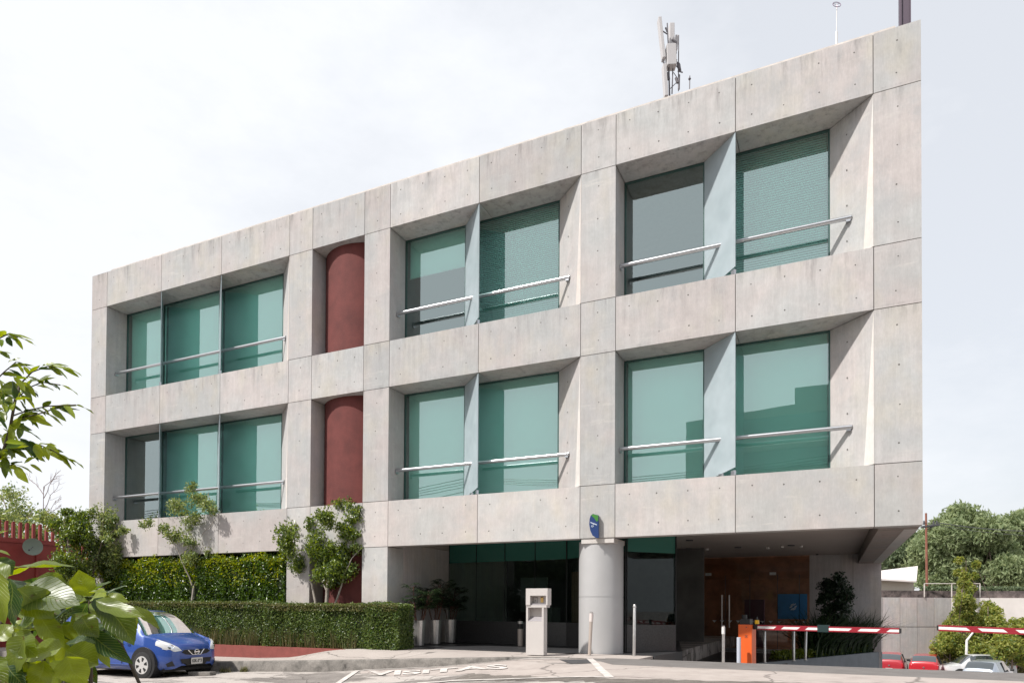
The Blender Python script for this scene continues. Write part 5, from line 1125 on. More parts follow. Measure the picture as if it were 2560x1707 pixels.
px_tree('potted_ficus', 'small dark round-topped shrub tree in the bed against the end wall', 'shrub', 9.6, (2085, 1600), [([(2085, 1640), (2088, 1560), (2085, 1500), (2090, 1450)], 0.03, 0.01), ([(2086, 1580), (2070, 1520), (2065, 1470)], 0.02, 0.008), ([(2087, 1570), (2110, 1520), (2118, 1480)], 0.02, 0.008)],
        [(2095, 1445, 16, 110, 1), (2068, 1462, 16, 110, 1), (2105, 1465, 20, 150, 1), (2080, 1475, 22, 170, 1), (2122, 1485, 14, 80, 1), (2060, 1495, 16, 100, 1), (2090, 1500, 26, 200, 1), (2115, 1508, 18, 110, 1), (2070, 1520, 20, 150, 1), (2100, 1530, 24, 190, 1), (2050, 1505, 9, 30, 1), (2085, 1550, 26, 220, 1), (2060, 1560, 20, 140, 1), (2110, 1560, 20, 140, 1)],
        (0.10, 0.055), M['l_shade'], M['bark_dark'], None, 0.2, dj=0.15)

# ------------------------------------------------------------------ yard wall, hut, fence frame, pole, trees beyond
def wallz(px, Z): p = atz(px, 1524, Z); return np.array([p[0], p[1]])
w0_, w1_, w2_ = wallz(2120, 47.5), wallz(2378, 48.5), wallz(2900, 46.0)
zt = 1.02+32*48/F
yw = thing('yard_wall', (*w1_, -3.2), 'long tall yard wall, grey panels on the left and sunlit white on the right, topped with rubble stone', 'wall')
def seg_wall(p, q, z0, z1, th, nm, mat):
    p, q = np.array(p), np.array(q); d_ = (q-p)/np.linalg.norm(q-p); n_ = np.array([-d_[1], d_[0]])*th; mb_ = MB(); mb_.prism([tuple(p), tuple(q), tuple(q+n_), tuple(p+n_)], z0, z1); return mb_.build(nm, mat, yw)
n0_ = np.array([-(w1_-w0_)[1], (w1_-w0_)[0]])/np.linalg.norm(w1_-w0_); dd = (w1_-w0_)/np.linalg.norm(w1_-w0_); Lw = np.linalg.norm(w1_-w0_); k = 6
for i in range(k):
    p = w0_+dd*(Lw*i/k+0.022); q = w0_+dd*(Lw*(i+1)/k-0.022)
    for (za, zb) in ((-3.6, -2.42), (-2.37, -0.17), (-0.12, zt)): seg_wall(p, q, za, zb, 0.3, 'wall_panel', M['wall_pink'])
seg_wall(w0_+n0_*0.03, w1_+n0_*0.03, -3.5, zt-0.02, 0.2, 'joint_backing', M['joint'])
seg_wall(w1_, w2_, -3.6, zt, 0.3, 'plaster_face', M['plaster'])
n3 = np.array([dd[1], -dd[0]])*(-0.10)
seg_wall(w0_+n3*1, w1_+n3*1, zt+0.004, zt+0.50, 0.35, 'rubble_top', M['stone']); seg_wall(w1_+n3*1+[0.004, 0], w2_+n3*1, zt+0.004, zt+0.50, 0.35, 'rubble_top', M['stone'])
# white hut with a pale roof behind the wall
hz_ = 54.0; hA, hB = wallz(2120, hz_), wallz(2291, hz_); ht = thing('hut', (*hB, 0), 'cream hut with a broad pale pitched roof behind the yard wall', 'hut')
zr0 = 1.02+(1523-1448)*hz_/F; zr1 = 1.02+(1523-1446)*hz_/F
mb = MB(); d_ = norm(hB-hA); n_ = np.array([-d_[1], d_[0]]); mb.prism([tuple(hA), tuple(hB-d_*0.2), tuple(hB-d_*0.2+n_*4), tuple(hA+n_*4)], 0.0, zr0); mb.build('wall', M['cream'], ht)
mb = MB(); za = 1.02+(1523-1444)*hz_/F; zc = 1.02+(1523-1450)*hz_/F; e = -n_*0.5
zR = 1.02+(1523-1414)*hz_/F; zL = 1.02+(1523-1426)*hz_/F
P0, P1, P2_, P3_ = hA+e, hB+d_*0.15+e, hB+d_*0.35+n_*3, hA+n_*3
RP = [atz(2100, 1440, 53.4), atz(2291, 1451, 53.4), atz(2294.5, 1414, 57.5), atz(2100, 1438, 57.5)]
mb.add([tuple(p) for p in RP]+[tuple(p-np.array([0, 0, 0.12])) for p in RP], [(0, 1, 2, 3), (7, 6, 5, 4), (0, 4, 5, 1), (1, 5, 6, 2), (2, 6, 7, 3), (3, 7, 4, 0)]); mb.build('roof', M['roof_pale'], ht)
ff = thing('pipe_frame', atz(2380, 1490, 48.2), 'white pipe frame of three posts and a rail standing on the rubble wall', 'railing'); mb = MB()
for px in (2311, 2379.5, 2450): mb.tube([atz(px, 1492, 48.2), atz(px, 1458, 48.2)], 0.04, 6)
mb.tube([atz(2311, 1458, 48.2), atz(2450, 1458, 48.2)], 0.03, 6); mb.build('frame', M['coping'], ff)
hp = thing('creeper_hedge', (*wallz(2400, 50), 1.9), 'low creeper-covered hedge along the top of the yard wall', 'hedge'); P_ = np.array([atz(rng.uniform(2300, 2700), rng.uniform(1466, 1484), 49.6+rng.random()) for _ in range(3000)])
V, Fc = leaf_geo(P_, 0.22, 0.14, 0.2, 0.4); fastmesh('foliage', V, Fc, M['l_dark'], hp)
up_ = thing('utility_pole', atz(2316, 1520, 58), 'rust-coloured utility pole with a crossarm beside the building edge', 'utility pole'); mb = MB(); mb.tube([atz(2318, 1530, 58), atz(2315, 1282, 58)], [0.11, 0.08], 8); mb.build('pole', M['pole_red'], up_)
mb = MB(); mb.tube([atz(2304, 1317, 58), atz(2348, 1311, 58)], 0.10, 6); mb.tube([atz(2314, 1325, 58), atz(2340, 1312, 58)], 0.05, 5); mb.build('crossarm', M['darkgrey'], up_)
for px in (2310, 2334, 2342): mb = MB(); q = atz(px, 1311, 58); mb.tube([q, q+[0, 0, 0.35]], [0.09, 0.05], 6); mb.build('insulator', M['darkgrey'], up_)
mb = MB()
for k_, (pz, pe) in enumerate((((2334, 1305), (3100, 1272)), ((2342, 1305), (3100, 1268)), ((2310, 1306), (3100, 1300)))):
    A_, B_ = atz(*pz, 58), atz(*pe, 50); mb.tube([A_+(B_-A_)*t_-np.array([0, 0, 1.2*4*t_*(1-t_)]) for t_ in np.linspace(0, 1, 12)], 0.018, 4)
wr = mb.build('wire', M['darkgrey'], up_)
def bigtree(label, px, Z, cl, mat, leaf, base=1528, droop=0.9, seedn=1.0, group='trees beyond the yard wall', name='pepper_tree', tr=1.0):
    b_ = atz(px, base, Z); st = [([b_-[0, 0, 3], (b_+atz(px, cl[0][1], Z))/2, atz(px, cl[0][1], Z)], 0.30*tr, 0.10*tr)]; C_ = []
    for (x_, y_, r_, n_) in cl:
        q = atz(x_, y_, Z+rng.normal()*1.5); C_.append((q, r_/F*Z, int(n_*seedn), 0.9)); st.append(([b_+[0, 0, 1.0], (b_+q)/2+rng.normal(size=3)*0.5, q], 0.10*tr, 0.03*tr))
    return tree(name, label, 'tree', b_, st, C_, leaf, mat, M['bark'], group, droop)
L_ = (0.46, 0.17)
bigtree('tall drooping pepper tree, the highest crown right of the utility pole', 2395, 62, [(2395, 1300, 34, 700), (2420, 1318, 36, 700), (2378, 1335, 36, 700), (2350, 1325, 24, 350), (2410, 1360, 42, 900), (2370, 1380, 38, 700), (2440, 1365, 34, 600), (2400, 1415, 44, 900), (2440, 1420, 38, 700), (2365, 1430, 34, 500)], M['l_pepper'], L_, seedn=2.2)
bigtree('rounded pepper tree between the highest crown and the frame edge', 2490, 60, [(2485, 1325, 32, 600), (2505, 1345, 34, 600), (2470, 1350, 30, 500), (2500, 1390, 40, 800), (2475, 1410, 38, 700), (2515, 1430, 38, 700), (2480, 1450, 34, 500)], M['l_pepper'], L_, seedn=2.2)
bigtree('pepper tree cut by the right edge of the view', 2560, 63, [(2545, 1315, 34, 600), (2570, 1310, 34, 600), (2545, 1355, 38, 700), (2580, 1360, 40, 700), (2555, 1400, 42, 800), (2545, 1440, 38, 700), (2590, 1430, 40, 600), (2620, 1350, 60, 900)], M['l_pepper'], L_, seedn=2.2)
bigtree('greener mid-height tree just right of the rust-coloured pole', 2325, 66, [(2340, 1350, 30, 500), (2320, 1380, 30, 500), (2345, 1400, 34, 600), (2315, 1425, 34, 600), (2335, 1450, 34, 500), (2300, 1360, 18, 150)], M['l_pepper'], L_, seedn=2.2)
bigtree('darker tree low behind the hut roof', 2255, 72, [(2262, 1370, 26, 350), (2285, 1350, 24, 280), (2240, 1395, 28, 450), (2275, 1400, 30, 500), (2220, 1412, 26, 400), (2250, 1420, 30, 500), (2200, 1425, 26, 350), (2290, 1425, 30, 500)], M['l_dark'], L_, seedn=1.6)
# yellow-green planting in front of the wall
def near(px, Z, y_): return atz(px, y_, Z)
bigtree('yellow-green bamboo-like tree in front of the white wall, taller of the two', 2405, 45.5, [(2412, 1425, 6, 60), (2412, 1440, 9, 110), (2410, 1458, 11, 160), (2412, 1478, 14, 230), (2408, 1500, 17, 300), (2412, 1522, 20, 340), (2398, 1545, 20, 300), (2422, 1545, 18, 260), (2380, 1558, 14, 140), (2410, 1560, 22, 280)], M['l_yellow'], (0.20, 0.08), base=1640, droop=0.3, group=None, name='bamboo', tr=0.3, seedn=2.6)
bigtree('thin twin-stemmed young tree with red-brown shoots against the pepper trees', 2415, 47.4, [(2398, 1400, 9, 60), (2440, 1410, 8, 60), (2436, 1440, 8, 50), (2395, 1430, 9, 60), (2430, 1470, 9, 50)], M['l_yellow'], (0.24, 0.10), base=1640, droop=0.2, group=None, name='young_tree', tr=0.3, seedn=2.6)
bigtree('second smaller yellow-green tree right of the bamboo-like tree', 2470, 45.0, [(2468, 1515, 15, 160), (2480, 1535, 20, 260), (2462, 1550, 20, 240), (2490, 1555, 16, 150), (2475, 1575, 22, 220)], M['l_yellow'], (0.20, 0.09), base=1640, droop=0.2, group=None, name='young_tree', tr=0.3, seedn=2.6)
for (lb, px, Z, cl) in (('leafy shrub left of the white trunk below the barrier arm', 2375, 44, [(2358, 1610, 22, 300), (2375, 1595, 24, 350), (2395, 1612, 26, 400), (2365, 1632, 24, 350), (2400, 1632, 20, 220), (2345, 1620, 12, 90)]),
                        ('leafy shrub right of the white trunk behind the white car', 2455, 44, [(2440, 1600, 24, 350), (2465, 1610, 26, 420), (2490, 1605, 24, 350), (2450, 1630, 22, 280), (2500, 1625, 22, 280)]),
                        ('pale yellow-green shrub mass at the right edge of the lower yard', 2530, 40, [(2525, 1590, 26, 320), (2550, 1580, 28, 350), (2520, 1615, 28, 400), (2545, 1625, 32, 500), (2530, 1655, 34, 500), (2565, 1640, 36, 500), (2510, 1645, 24, 300), (2545, 1560, 16, 90)])):
    bigtree(lb, px, Z, cl, M['l_yellow'], (0.21, 0.10), base=1700, droop=0.1, group='shrubs before the yard wall', name='shrub', tr=0.25, seedn=2.2)
wt = thing('white_trunk', (*wallz(2416, 42.5), -3.2), 'slim whitewashed tree trunk between the two leafy shrubs', 'tree'); mb = MB(); mb.tube(bend(atz(2415, 1680, 42.5), atz(2417, 1600, 42.5), 3, 0.01)+[atz(2440, 1570, 42.5)], [0.10, 0.09, 0.08, 0.07, 0.04], 7); mb.build('trunk', M['white'], wt, smooth=True)
bkp = np.array([[*wallz(x_, Z_), z_] for x_, Z_, z_ in ((2352, 42.5, -3.1), (2440, 42.0, -3.1), (2560, 41.5, -3.1), (2650, 45.0, -0.9), (2470, 46.0, -0.9), (2352, 46.5, -1.4))])
mb = MB(); mb.add([tuple(p) for p in bkp], [(0, 1, 4, 5), (1, 2, 3, 4)]); tag(mb.build('bank', M['earth']), kind='structure')
n = 5000; P_ = np.array([bkp[0]*(1-u)*(1-v)+bkp[2]*u*(1-v)+bkp[3]*u*v+bkp[5]*(1-u)*v for u, v in rng.random((n, 2))]); tag(blades('dry_grass', P_, rng.uniform(0.2, 0.55, n), 0.07, 0.5, M['l_dry'], segs=2), kind='stuff')

# ------------------------------------------------------------------ foreground shrub with big leaves, and the branch above it
def bigleafmat():
    m = bpy.data.materials.new('broad_leaf'); m.use_nodes = True; t = m.node_tree; b_ = t.nodes['Principled BSDF']; o = t.nodes['Material Output']
    g = N(t, 'ShaderNodeNewGeometry'); cr = N(t, 'ShaderNodeValToRGB'); cr.color_ramp.elements[0].color = (0.035, 0.075, 0.012, 1); cr.color_ramp.elements[1].color = (0.17, 0.225, 0.02, 1); cr.color_ramp.elements[0].color = (0.022, 0.055, 0.012, 1); cr.color_ramp.elements[0].position = 0.15
    t.links.new(g.outputs['Random Per Island'], cr.inputs[0]); uv = N(t, 'ShaderNodeUVMap'); sp = N(t, 'ShaderNodeSeparateXYZ'); t.links.new(uv.outputs[0], sp.inputs[0])
    # herringbone veins: v = along leaf, u = across (-1..1 packed 0..1)
    ab = N(t, 'ShaderNodeMath', operation='SUBTRACT'); ab.inputs[1].default_value = 0.5; t.links.new(sp.outputs['X'], ab.inputs[0]); a2 = N(t, 'ShaderNodeMath', operation='ABSOLUTE'); t.links.new(ab.outputs[0], a2.inputs[0])
    m1 = N(t, 'ShaderNodeMath', operation='MULTIPLY_ADD'); m1.inputs[1].default_value = -0.55; t.links.new(a2.outputs[0], m1.inputs[0]); t.links.new(sp.outputs['Y'], m1.inputs[2])
    m2 = N(t, 'ShaderNodeMath', operation='MULTIPLY'); m2.inputs[1].default_value = 78.0; t.links.new(m1.outputs[0], m2.inputs[0]); sn = N(t, 'ShaderNodeMath', operation='SINE'); t.links.new(m2.outputs[0], sn.inputs[0])
    pw = N(t, 'ShaderNodeMapRange'); pw.inputs[1].default_value = 0.82; pw.inputs[2].default_value = 1.0; t.links.new(sn.outputs[0], pw.inputs[0])
    mid = N(t, 'ShaderNodeMapRange'); mid.inputs[1].default_value = 0.03; mid.inputs[2].default_value = 0.012; t.links.new(a2.outputs[0], mid.inputs[0])
    mxx = N(t, 'ShaderNodeMath', operation='MAXIMUM'); t.links.new(pw.outputs[0], mxx.inputs[0]); t.links.new(mid.outputs[0], mxx.inputs[1])
    n = N(t, 'ShaderNodeTexNoise', i_Scale=14.0, i_Detail=4.0); t.links.new(g.outputs['Position'], n.inputs['Vector'])
    mm = N(t, 'ShaderNodeMath', operation='MULTIPLY'); mm.inputs[1].default_value = 0.42; t.links.new(mxx.outputs[0], mm.inputs[0])
    c1_ = N(t, 'ShaderNodeMixRGB'); c1_.inputs['Color2'].default_value = (0.22, 0.27, 0.07, 1); t.links.new(mm.outputs[0], c1_.inputs['Fac']); t.links.new(cr.outputs[0], c1_.inputs['Color1'])
    rn = N(t, 'ShaderNodeMapRange'); rn.inputs[1].default_value = 0.3; rn.inputs[2].default_value = 0.7; rn.inputs[3].default_value = 0.75; rn.inputs[4].default_value = 1.25; t.links.new(n.outputs['Fac'], rn.inputs[0])
    c2_ = N(t, 'ShaderNodeMixRGB', blend_type='MULTIPLY', i_Fac=1.0); t.links.new(c1_.outputs[0], c2_.inputs['Color1']); t.links.new(rn.outputs[0], c2_.inputs['Color2'])
    n9 = N(t, 'ShaderNodeTexNoise', i_Scale=38.0, i_Detail=3.0); t.links.new(g.outputs['Position'], n9.inputs['Vector']); r9 = N(t, 'ShaderNodeMapRange'); r9.inputs[1].default_value = 0.68; r9.inputs[2].default_value = 0.74; t.links.new(n9.outputs['Fac'], r9.inputs[0])
    c3_ = N(t, 'ShaderNodeMixRGB'); c3_.inputs['Color2'].default_value = (0.10, 0.06, 0.02, 1); t.links.new(r9.outputs[0], c3_.inputs['Fac']); t.links.new(c2_.outputs[0], c3_.inputs['Color1']); c2_ = c3_
    t.links.new(c2_.outputs[0], b_.inputs['Base Color']); b_.inputs['Roughness'].default_value = 0.36; b_.inputs['Specular IOR Level'].default_value = 0.55
    bp = N(t, 'ShaderNodeBump', i_Strength=0.55, i_Distance=0.004); bp.invert = True; t.links.new(mxx.outputs[0], bp.inputs['Height']); t.links.new(bp.outputs[0], b_.inputs['Normal'])
    tl = N(t, 'ShaderNodeBsdfTranslucent'); hs = N(t, 'ShaderNodeHueSaturation'); hs.inputs['Hue'].default_value = 0.475; hs.inputs['Saturation'].default_value = 1.2; hs.inputs['Value'].default_value = 2.3
    t.links.new(c2_.outputs[0], hs.inputs['Color']); t.links.new(hs.outputs[0], tl.inputs['Color']); mxs = N(t, 'ShaderNodeMixShader'); mxs.inputs[0].default_value = 0.42
    t.links.new(b_.outputs[0], mxs.inputs[1]); t.links.new(tl.outputs[0], mxs.inputs[2]); t.links.new(mxs.outputs[0], o.inputs['Surface'])
    return m
M['bigleaf'] = bigleafmat()
class Leaves:
    def __init__(s): s.v = []; s.f = []; s.uv = []
    def leaf(s, a, b, wd, nrm, cup=0.25, droop=0.12, shape=0.75, nl=10, nw=6):
        a, b, nrm = np.array(a, float), np.array(b, float), np.array(nrm, float); L = np.linalg.norm(b-a); d = (b-a)/L; sd = norm(np.cross(d, nrm)); n_ = np.cross(sd, d); k0 = len(s.v); ph = rng.random()*6; wav = rng.uniform(0.03, 0.2); tipw = rng.uniform(0.8, 1.25); skew = rng.uniform(-0.12, 0.12); shape = shape*rng.uniform(0.85, 1.2)
        for i in range(nl+1):
            t = i/nl; w_ = wd*0.5*(math.sin(math.pi*min(t**shape, 1))**0.8 if 0 < t < 1 else 0.02)*(1.0 if t < 0.9 else 0.85)
            if i == nl: w_ = wd*0.01
            for j in range(nw+1):
                u = (j/nw-0.5)*2; p = a+d*L*t+sd*(w_*u*(1+0.06*math.sin(t*17+ph)*abs(u))+skew*L*math.sin(math.pi*t)*0.5)+n_*(cup*w_*abs(u)**1.3-droop*L*(t**2)*tipw+wav*w_*math.sin(t*9+ph+2*u)+0.05*w_*math.sin(24*t+ph)*abs(u)**2); s.v.append(p); s.uv.append((j/nw, t))
        for i in range(nl):
            for j in range(nw): q = k0+i*(nw+1)+j; s.f.append((q, q+1, q+nw+2, q+nw+1))
    def build(s, name, mat, parent):
        F_ = np.array(s.f); o = fastmesh(name, np.array(s.v), F_, mat, parent, smooth=True); uvl = o.data.uv_layers.new(name='UVMap'); idx = np.zeros(len(o.data.loops), np.int32); o.data.loops.foreach_get('vertex_index', idx)
        uvl.data.foreach_set('uv', np.array(s.uv, np.float32)[idx].ravel()); return o
shb = thing('broadleaf_shrub', (-2.55, -13.3, -0.62), 'large-leaved glossy green shrub close to the camera at the lower left', 'shrub')
LV = Leaves(); ST = MB(); toward = norm(-fw)
# leaves seen one by one in the photo: base px, tip px, width px, distance, normal tilt (right, up, towards viewer), cup
LF = [((30, 1420), (185, 1405), 45, 2.2, (0.1, 0.9, 0.25), .3), ((20, 1440), (120, 1398), 40, 2.25, (-.2, .9, .3), .3), ((55, 1475), (195, 1505), 95, 2.1, (.2, .55, .8), .15), ((90, 1445), (190, 1500), 70, 2.3, (.3, .5, .8), .2), ((45, 1470), (135, 1545), 75, 2.05, (.4, .45, .8), .2), ((80, 1480), (125, 1535), 60, 2.2, (.5, .5, .7), .2),
      ((25, 1445), (30, 1565), 72, 1.95, (-.2, .3, .95), .2), ((-20, 1420), (5, 1560), 80, 1.9, (-.3, .3, .9), .2), ((15, 1450), (-40, 1400), 60, 2.0, (-.3, .8, .5), .2), ((-10, 1395), (32, 1435), 45, 2.05, (.2, .7, .6), .2), ((-30, 1340), (25, 1322), 24, 2.3, (0, .9, .2), .2), ((-30, 1370), (26, 1384), 18, 2.3, (0, .95, .1), .2),
      ((225, 1490), (195, 1425), 62, 2.35, (-.1, .35, .9), .15), ((228, 1478), (276, 1450), 26, 2.35, (.1, .8, .5), .3), ((222, 1480), (268, 1478), 20, 2.3, (0, .9, .3), .3), ((262, 1492), (322, 1502), 30, 2.3, (.1, .7, .7), .45), ((258, 1488), (316, 1460), 9, 2.4, (.2, .8, .4), .2),
      ((240, 1500), (360, 1535), 42, 2.2, (.15, .65, .75), .3), ((235, 1495), (300, 1560), 40, 2.25, (.5, .4, .75), .25), ((300, 1520), (345, 1570), 42, 2.45, (.5, .45, .7), .2), ((250, 1505), (335, 1610), 66, 2.25, (.45, .35, .8), .2), ((265, 1530), (340, 1600), 55, 2.4, (.5, .3, .8), .2), ((330, 1515), (402, 1570), 26, 2.3, (.4, .6, .6), .3),
      ((160, 1610), (235, 1600), 40, 2.2, (0, .75, .6), .3), ((220, 1575), (330, 1650), 46, 2.3, (.3, .55, .75), .3), ((250, 1600), (332, 1655), 34, 2.35, (.3, .6, .7), .3), ((165, 1625), (245, 1660), 78, 2.1, (.2, .35, .9), .15), ((160, 1605), (155, 1690), 40, 2.15, (.6, .2, .7), .3),
      ((155, 1615), (60, 1650), 60, 2.0, (-.1, .6, .8), .2), ((40, 1580), (90, 1640), 60, 2.0, (-.1, .3, .9), .2), ((95, 1530), (160, 1615), 48, 2.1, (.4, .4, .8), .2), ((50, 1560), (110, 1545), 46, 2.15, (0, .8, .5), .2), ((165, 1640), (215, 1712), 75, 2.0, (.1, .2, .95), .15), ((155, 1650), (130, 1720), 60, 2.05, (-.2, .2, .95), .2),
      ((60, 1590), (20, 1690), 70, 1.95, (-.2, .2, .95), .2), ((110, 1650), (90, 1740), 60, 2.0, (0, .1, 1), .2), ((180, 1560), (150, 1625), 46, 2.3, (.2, .3, .9), .2), ((205, 1540), (245, 1590), 52, 2.3, (.3, .3, .9), .2), ((220, 1530), (180, 1590), 50, 2.35, (-.2, .4, .9), .2), ((130, 1520), (60, 1570), 56, 2.3, (-.1, .5, .8), .2),
      ((20, 1480), (90, 1480), 30, 2.1, (0, .9, .4), .2), ((205, 1500), (150, 1470), 30, 2.4, (-.1, .9, .4), .2), ((215, 1500), (160, 1520), 30, 2.35, (-.1, .8, .5), .3), ((-10, 1600), (30, 1560), 60, 2.1, (0, .4, .9), .2), ((10, 1650), (60, 1720), 60, 2.0, (0, .2, .95), .2), ((-30, 1640), (10, 1740), 70, 1.95, (0, .3, .9), .2)]
Rw = lambda v: rt*v[0]+np.array([0, 0, 1.0])*v[1]-fw*v[2]
for (p, q, wpx, Z, nv_, cup) in LF:
    a = atz(*p, Z); b = atz(*q, Z-0.06+0.12*rng.random()); LV.leaf(a, b, wpx/F*Z*1.1, Rw(nv_), cup, 0.06)
# the rest of the bush, filling in behind the leaves in front
hubs = [(35, 1450, 2.2), (225, 1500, 2.35), (160, 1610, 2.2), (50, 1570, 2.1), (130, 1560, 2.5), (-40, 1500, 2.2), (20, 1640, 2.2), (120, 1680, 2.3), (210, 1580, 2.55), (80, 1520, 2.5), (10, 1560, 2.5), (280, 1560, 2.6), (60, 1640, 2.5), (160, 1680, 2.55), (60, 1700, 2.3), (180, 1640, 2.6), (0, 1690, 2.4)]
for (hx, hy, Z) in hubs:
    c = atz(hx, hy, Z+0.1)
    for k in range(9):
        a_ = rng.random()*6.28; dv = np.array([math.cos(a_), math.sin(a_), -0.15+0.5*rng.normal()*0.6]); dv = norm(dv); L = rng.uniform(0.07, 0.125); st = c+dv*0.03; LV.leaf(st, st+dv*L+np.array([0, 0, -0.03]), L*0.52, np.array([0, 0, 1.0])+rng.normal(size=3)*0.35, 0.25, 0.12)
    root = np.array([-2.55, -13.3, -0.62]); ST.tube(bend(root, c, 5, 0.05), [0.022, 0.018, 0.014, 0.011, 0.008, 0.006], 7)
LV.build('leaves', M['bigleaf'], shb); ST.build('stems', M['bark_dark'], shb, smooth=True)

br = thing('overhanging_tree', (-4.9, -12.6, -0.62), 'thin-branched tree with pointed leaves reaching in from the left edge', 'tree')
ST = MB(); LV = Leaves(); Zb = 3.5
def bpt(x_, y_, dz=0.0): return atz(x_, y_, Zb+dz)
twigs = [[(-120, 1300), (-20, 1180), (10, 1120), (25, 1070), (38, 1000), (50, 960)], [(25, 1070), (50, 1045), (95, 1035), (140, 1020)], [(10, 1120), (60, 1105), (100, 1112), (130, 1125), (165, 1145)], [(38, 1000), (70, 970), (105, 955), (150, 962)], [(50, 960), (80, 930), (120, 915), (160, 918)], [(30, 1040), (70, 1025), (120, 1015), (190, 1012)], [(-40, 980), (10, 930), (40, 905)], [(-60, 900), (-10, 850), (20, 835), (45, 843)], [(-30, 1150), (10, 1165), (35, 1160)], [(25, 990), (-20, 960), (-60, 970)]]
for tw_ in twigs:
    pts = [bpt(x_, y_, rng.normal()*0.05) for x_, y_ in tw_]; ST.tube(pts, [0.010 if tw_ is twigs[0] else 0.004]+[0.007 if tw_ is twigs[0] else 0.003]*(len(pts)-1), 6)
    for u, v in zip(pts[:-1], pts[1:]):
        if tw_ is twigs[0] and u is pts[0]: continue
        for k in range(3):
            q = u+(v-u)*rng.random(); sd_ = rng.choice([-1, 1]); dv = norm((v-u)/np.linalg.norm(v-u)*0.9+rt*0.35+np.array([0, 0, -0.35+0.35*rng.normal()])+rng.normal(size=3)*0.4); L = rng.uniform(0.07, 0.125); LV.leaf(q, q+dv*L, L*0.34, np.array([0, 0, 1.0])+rng.normal(size=3)*0.5, 0.35, 0.18, 0.8, 7, 4)
    q = pts[-1]; LV.leaf(q, q+rt*0.10+np.array([0, 0, -0.03]), 0.035, (0, 0, 1.0), 0.3, 0.2, 0.8, 7, 4)
for (p, q, wd_) in (((20, 838), (45, 852), 10), ((18, 842), (30, 865), 12), ((0, 832), (20, 838), 8), ((60, 1040), (130, 1060), 20), ((120, 1110), (155, 1150), 20), ((110, 1115), (120, 1150), 14), ((90, 1108), (100, 1150), 20), ((125, 1018), (165, 1050), 14), ((50, 1095), (95, 1150), 16), ((15, 1140), (10, 1195), 22), ((40, 1165), (70, 1205), 18), ((75, 1160), (105, 1178), 8), ((60, 1158), (90, 1140), 14), ((95, 960), (125, 935), 14), ((125, 912), (175, 920), 8), ((105, 915), (135, 905), 12), ((10, 960), (50, 985), 36), ((0, 1000), (30, 1010), 30), ((20, 905), (50, 893), 10), ((0, 880), (25, 895), 12)):
    LV.leaf(bpt(*p), bpt(*q), wd_/F*Zb*1.15, Rw((0, .6, .7)), 0.3, 0.1, 0.8, 7, 4)
for k in range(60):
    c = bpt(rng.uniform(-60, 60), rng.uniform(940, 1130), rng.normal()*0.12); dv = norm(rt*0.5+np.array([0, 0, -0.4])+rng.normal(size=3)*0.6); LV.leaf(c, c+dv*0.09, 0.034, np.array([0, 0, 1.0])+rng.normal(size=3)*0.6, 0.35, 0.18, 0.8, 7, 4)
ST.tube([(-4.9, -12.6, -0.62), (-4.75, -12.4, 0.6), bpt(-120, 1300)], [0.05, 0.035, 0.012], 8)
LV.build('leaves', M['l_branch'], br); ST.build('branches', M['bark_dark'], br, smooth=True)

# ------------------------------------------------------------------ across the street, behind the camera: what the windows mirror
ob = thing('apartment_block', (6, -52, -0.6), 'long pale apartment block across the street, mirrored in the right-hand windows', 'building')
mb = MB(); mb.prism([(-12.5, -66), (34, -66), (34, -50), (-12.5, -50)], -0.6, [19, 21.5, 21.5, 19]); mb.box(-3, 3, -60, -54, 19, 22.2); mb.build('wall', simple('block_wall', (0.23, 0.225, 0.22), 0.8, noise=0.1), ob)
mb = MB()
for i in range(6):
    mb.box(-8.5, 33.5, -49.98, -49.9, 1.5+i*3.1, 3.1+i*3.1)
mb.build('ribbon_window', M['car_glass'], ob)
sw_ = thing('street_wall', (-5, -30, -0.6), 'dark hedge-topped boundary wall along the far side of the street', 'wall'); mb = MB(); mb.box(-70, 30, -30.3, -30, -0.6, 3.4); mb.build('wall', simple('street_wall_plaster', (0.05, 0.055, 0.05), 0.9, noise=0.3, nscale=0.6), sw_)
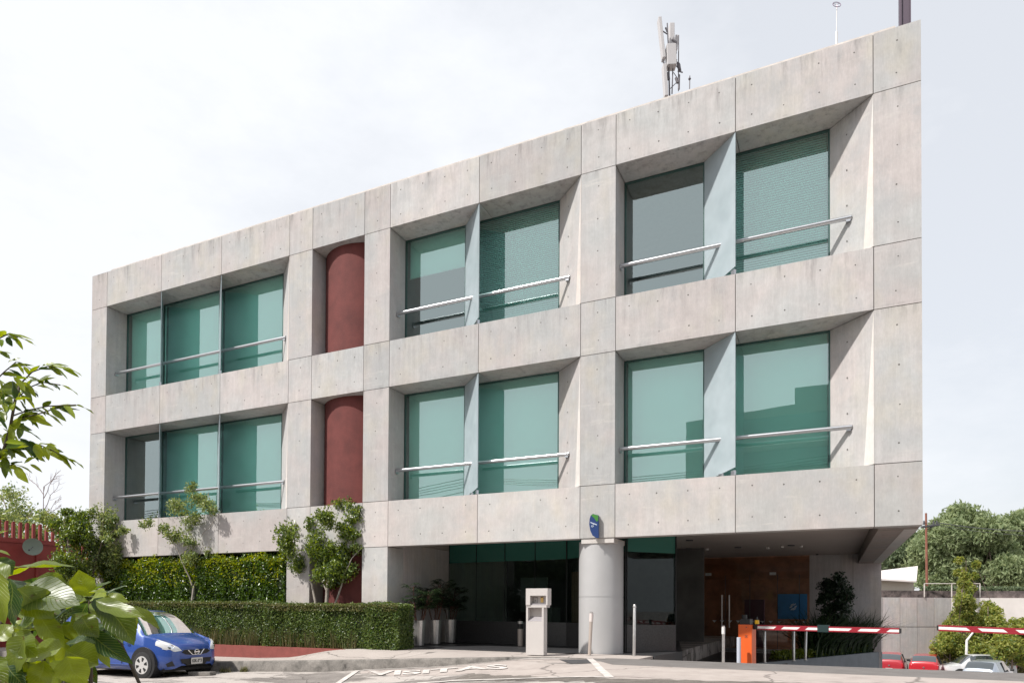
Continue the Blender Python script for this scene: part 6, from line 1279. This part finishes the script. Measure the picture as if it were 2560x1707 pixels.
P_ = np.stack([rng.uniform(-70, 30, 9000), rng.uniform(-31.5, -29.8, 9000), 3.2+3.2*rng.random(9000)**1.5], 1); V, Fc = leaf_geo(P_, 0.5, 0.32, 0.2, 0.3); fastmesh('foliage', V, Fc, M['l_dark'], sw_)
mb = MB(); mb.box(-70, 30, -31.2, -30.4, -0.6, 5.2); mb.build('hedge_core', M['hedge_core'], sw_)
def upole(x_, y_, label):
    o = thing('utility_pole', (x_, y_, -0.6), label, 'utility pole', 'poles along the street behind the camera'); mb_ = MB(); mb_.tube([(x_, y_, -0.6), (x_, y_, 9.4)], [0.17, 0.11], 10); mb_.build('pole', M['bark_pale'], o, smooth=True)
    mb_ = MB(); mb_.box(x_-0.06, x_+0.06, y_-1.1, y_+1.1, 8.7, 8.83); mb_.box(x_-0.05, x_+0.05, y_-0.8, y_+0.8, 8.0, 8.1); mb_.build('crossarm', M['darkgrey'], o); return o
pX = (-42, -20, 4, 28); op = [upole(x_, -21.0, lb) for x_, lb in zip(pX, ('street pole far to the west mirrored in the leftmost lower windows', 'street pole mirrored in the middle lower windows', 'street pole right behind the camera', 'street pole far to the east'))]
mb = MB()
for (yy, zz) in ((-22.0, 8.9), (-21.3, 8.9), (-20.7, 8.9), (-20.0, 8.9), (-20.3, 8.15), (-21.7, 8.15), (-21.0, 7.2), (-21.0, 6.6)):
    for xa, xb in zip((-75,)+pX, pX+(60,)): mb.tube([(xa+(xb-xa)*t_, yy, zz-0.75*4*t_*(1-t_)) for t_ in np.linspace(0, 1, 13)], 0.022, 5)
mb.build('wire', M['black'], op[1])
for i, (x_, y_, hh) in enumerate(((-14, -30, 7.5), (-24, -33, 6.5), (12, -31, 6.0), (-36, -34, 7.0))):
    C_ = [(np.array([x_, y_, hh*0.62])+rng.normal(size=3)*[1.3, 1.3, 0.9], 1.5, 260, 0.9) for _ in range(6)]
    tree('street_tree', 'street tree '+('with the tallest crown across the road', 'with a wide low crown across the road', 'in front of the apartment block', 'at the far west end of the road')[i], 'tree', (x_, y_, -0.6), [([(x_, y_, -0.6), (x_, y_, hh*0.35), (x_+0.3, y_, hh*0.6)], 0.16, 0.08)], C_, (0.3, 0.18), M['l_dark'], M['bark'], 'street trees across the road')
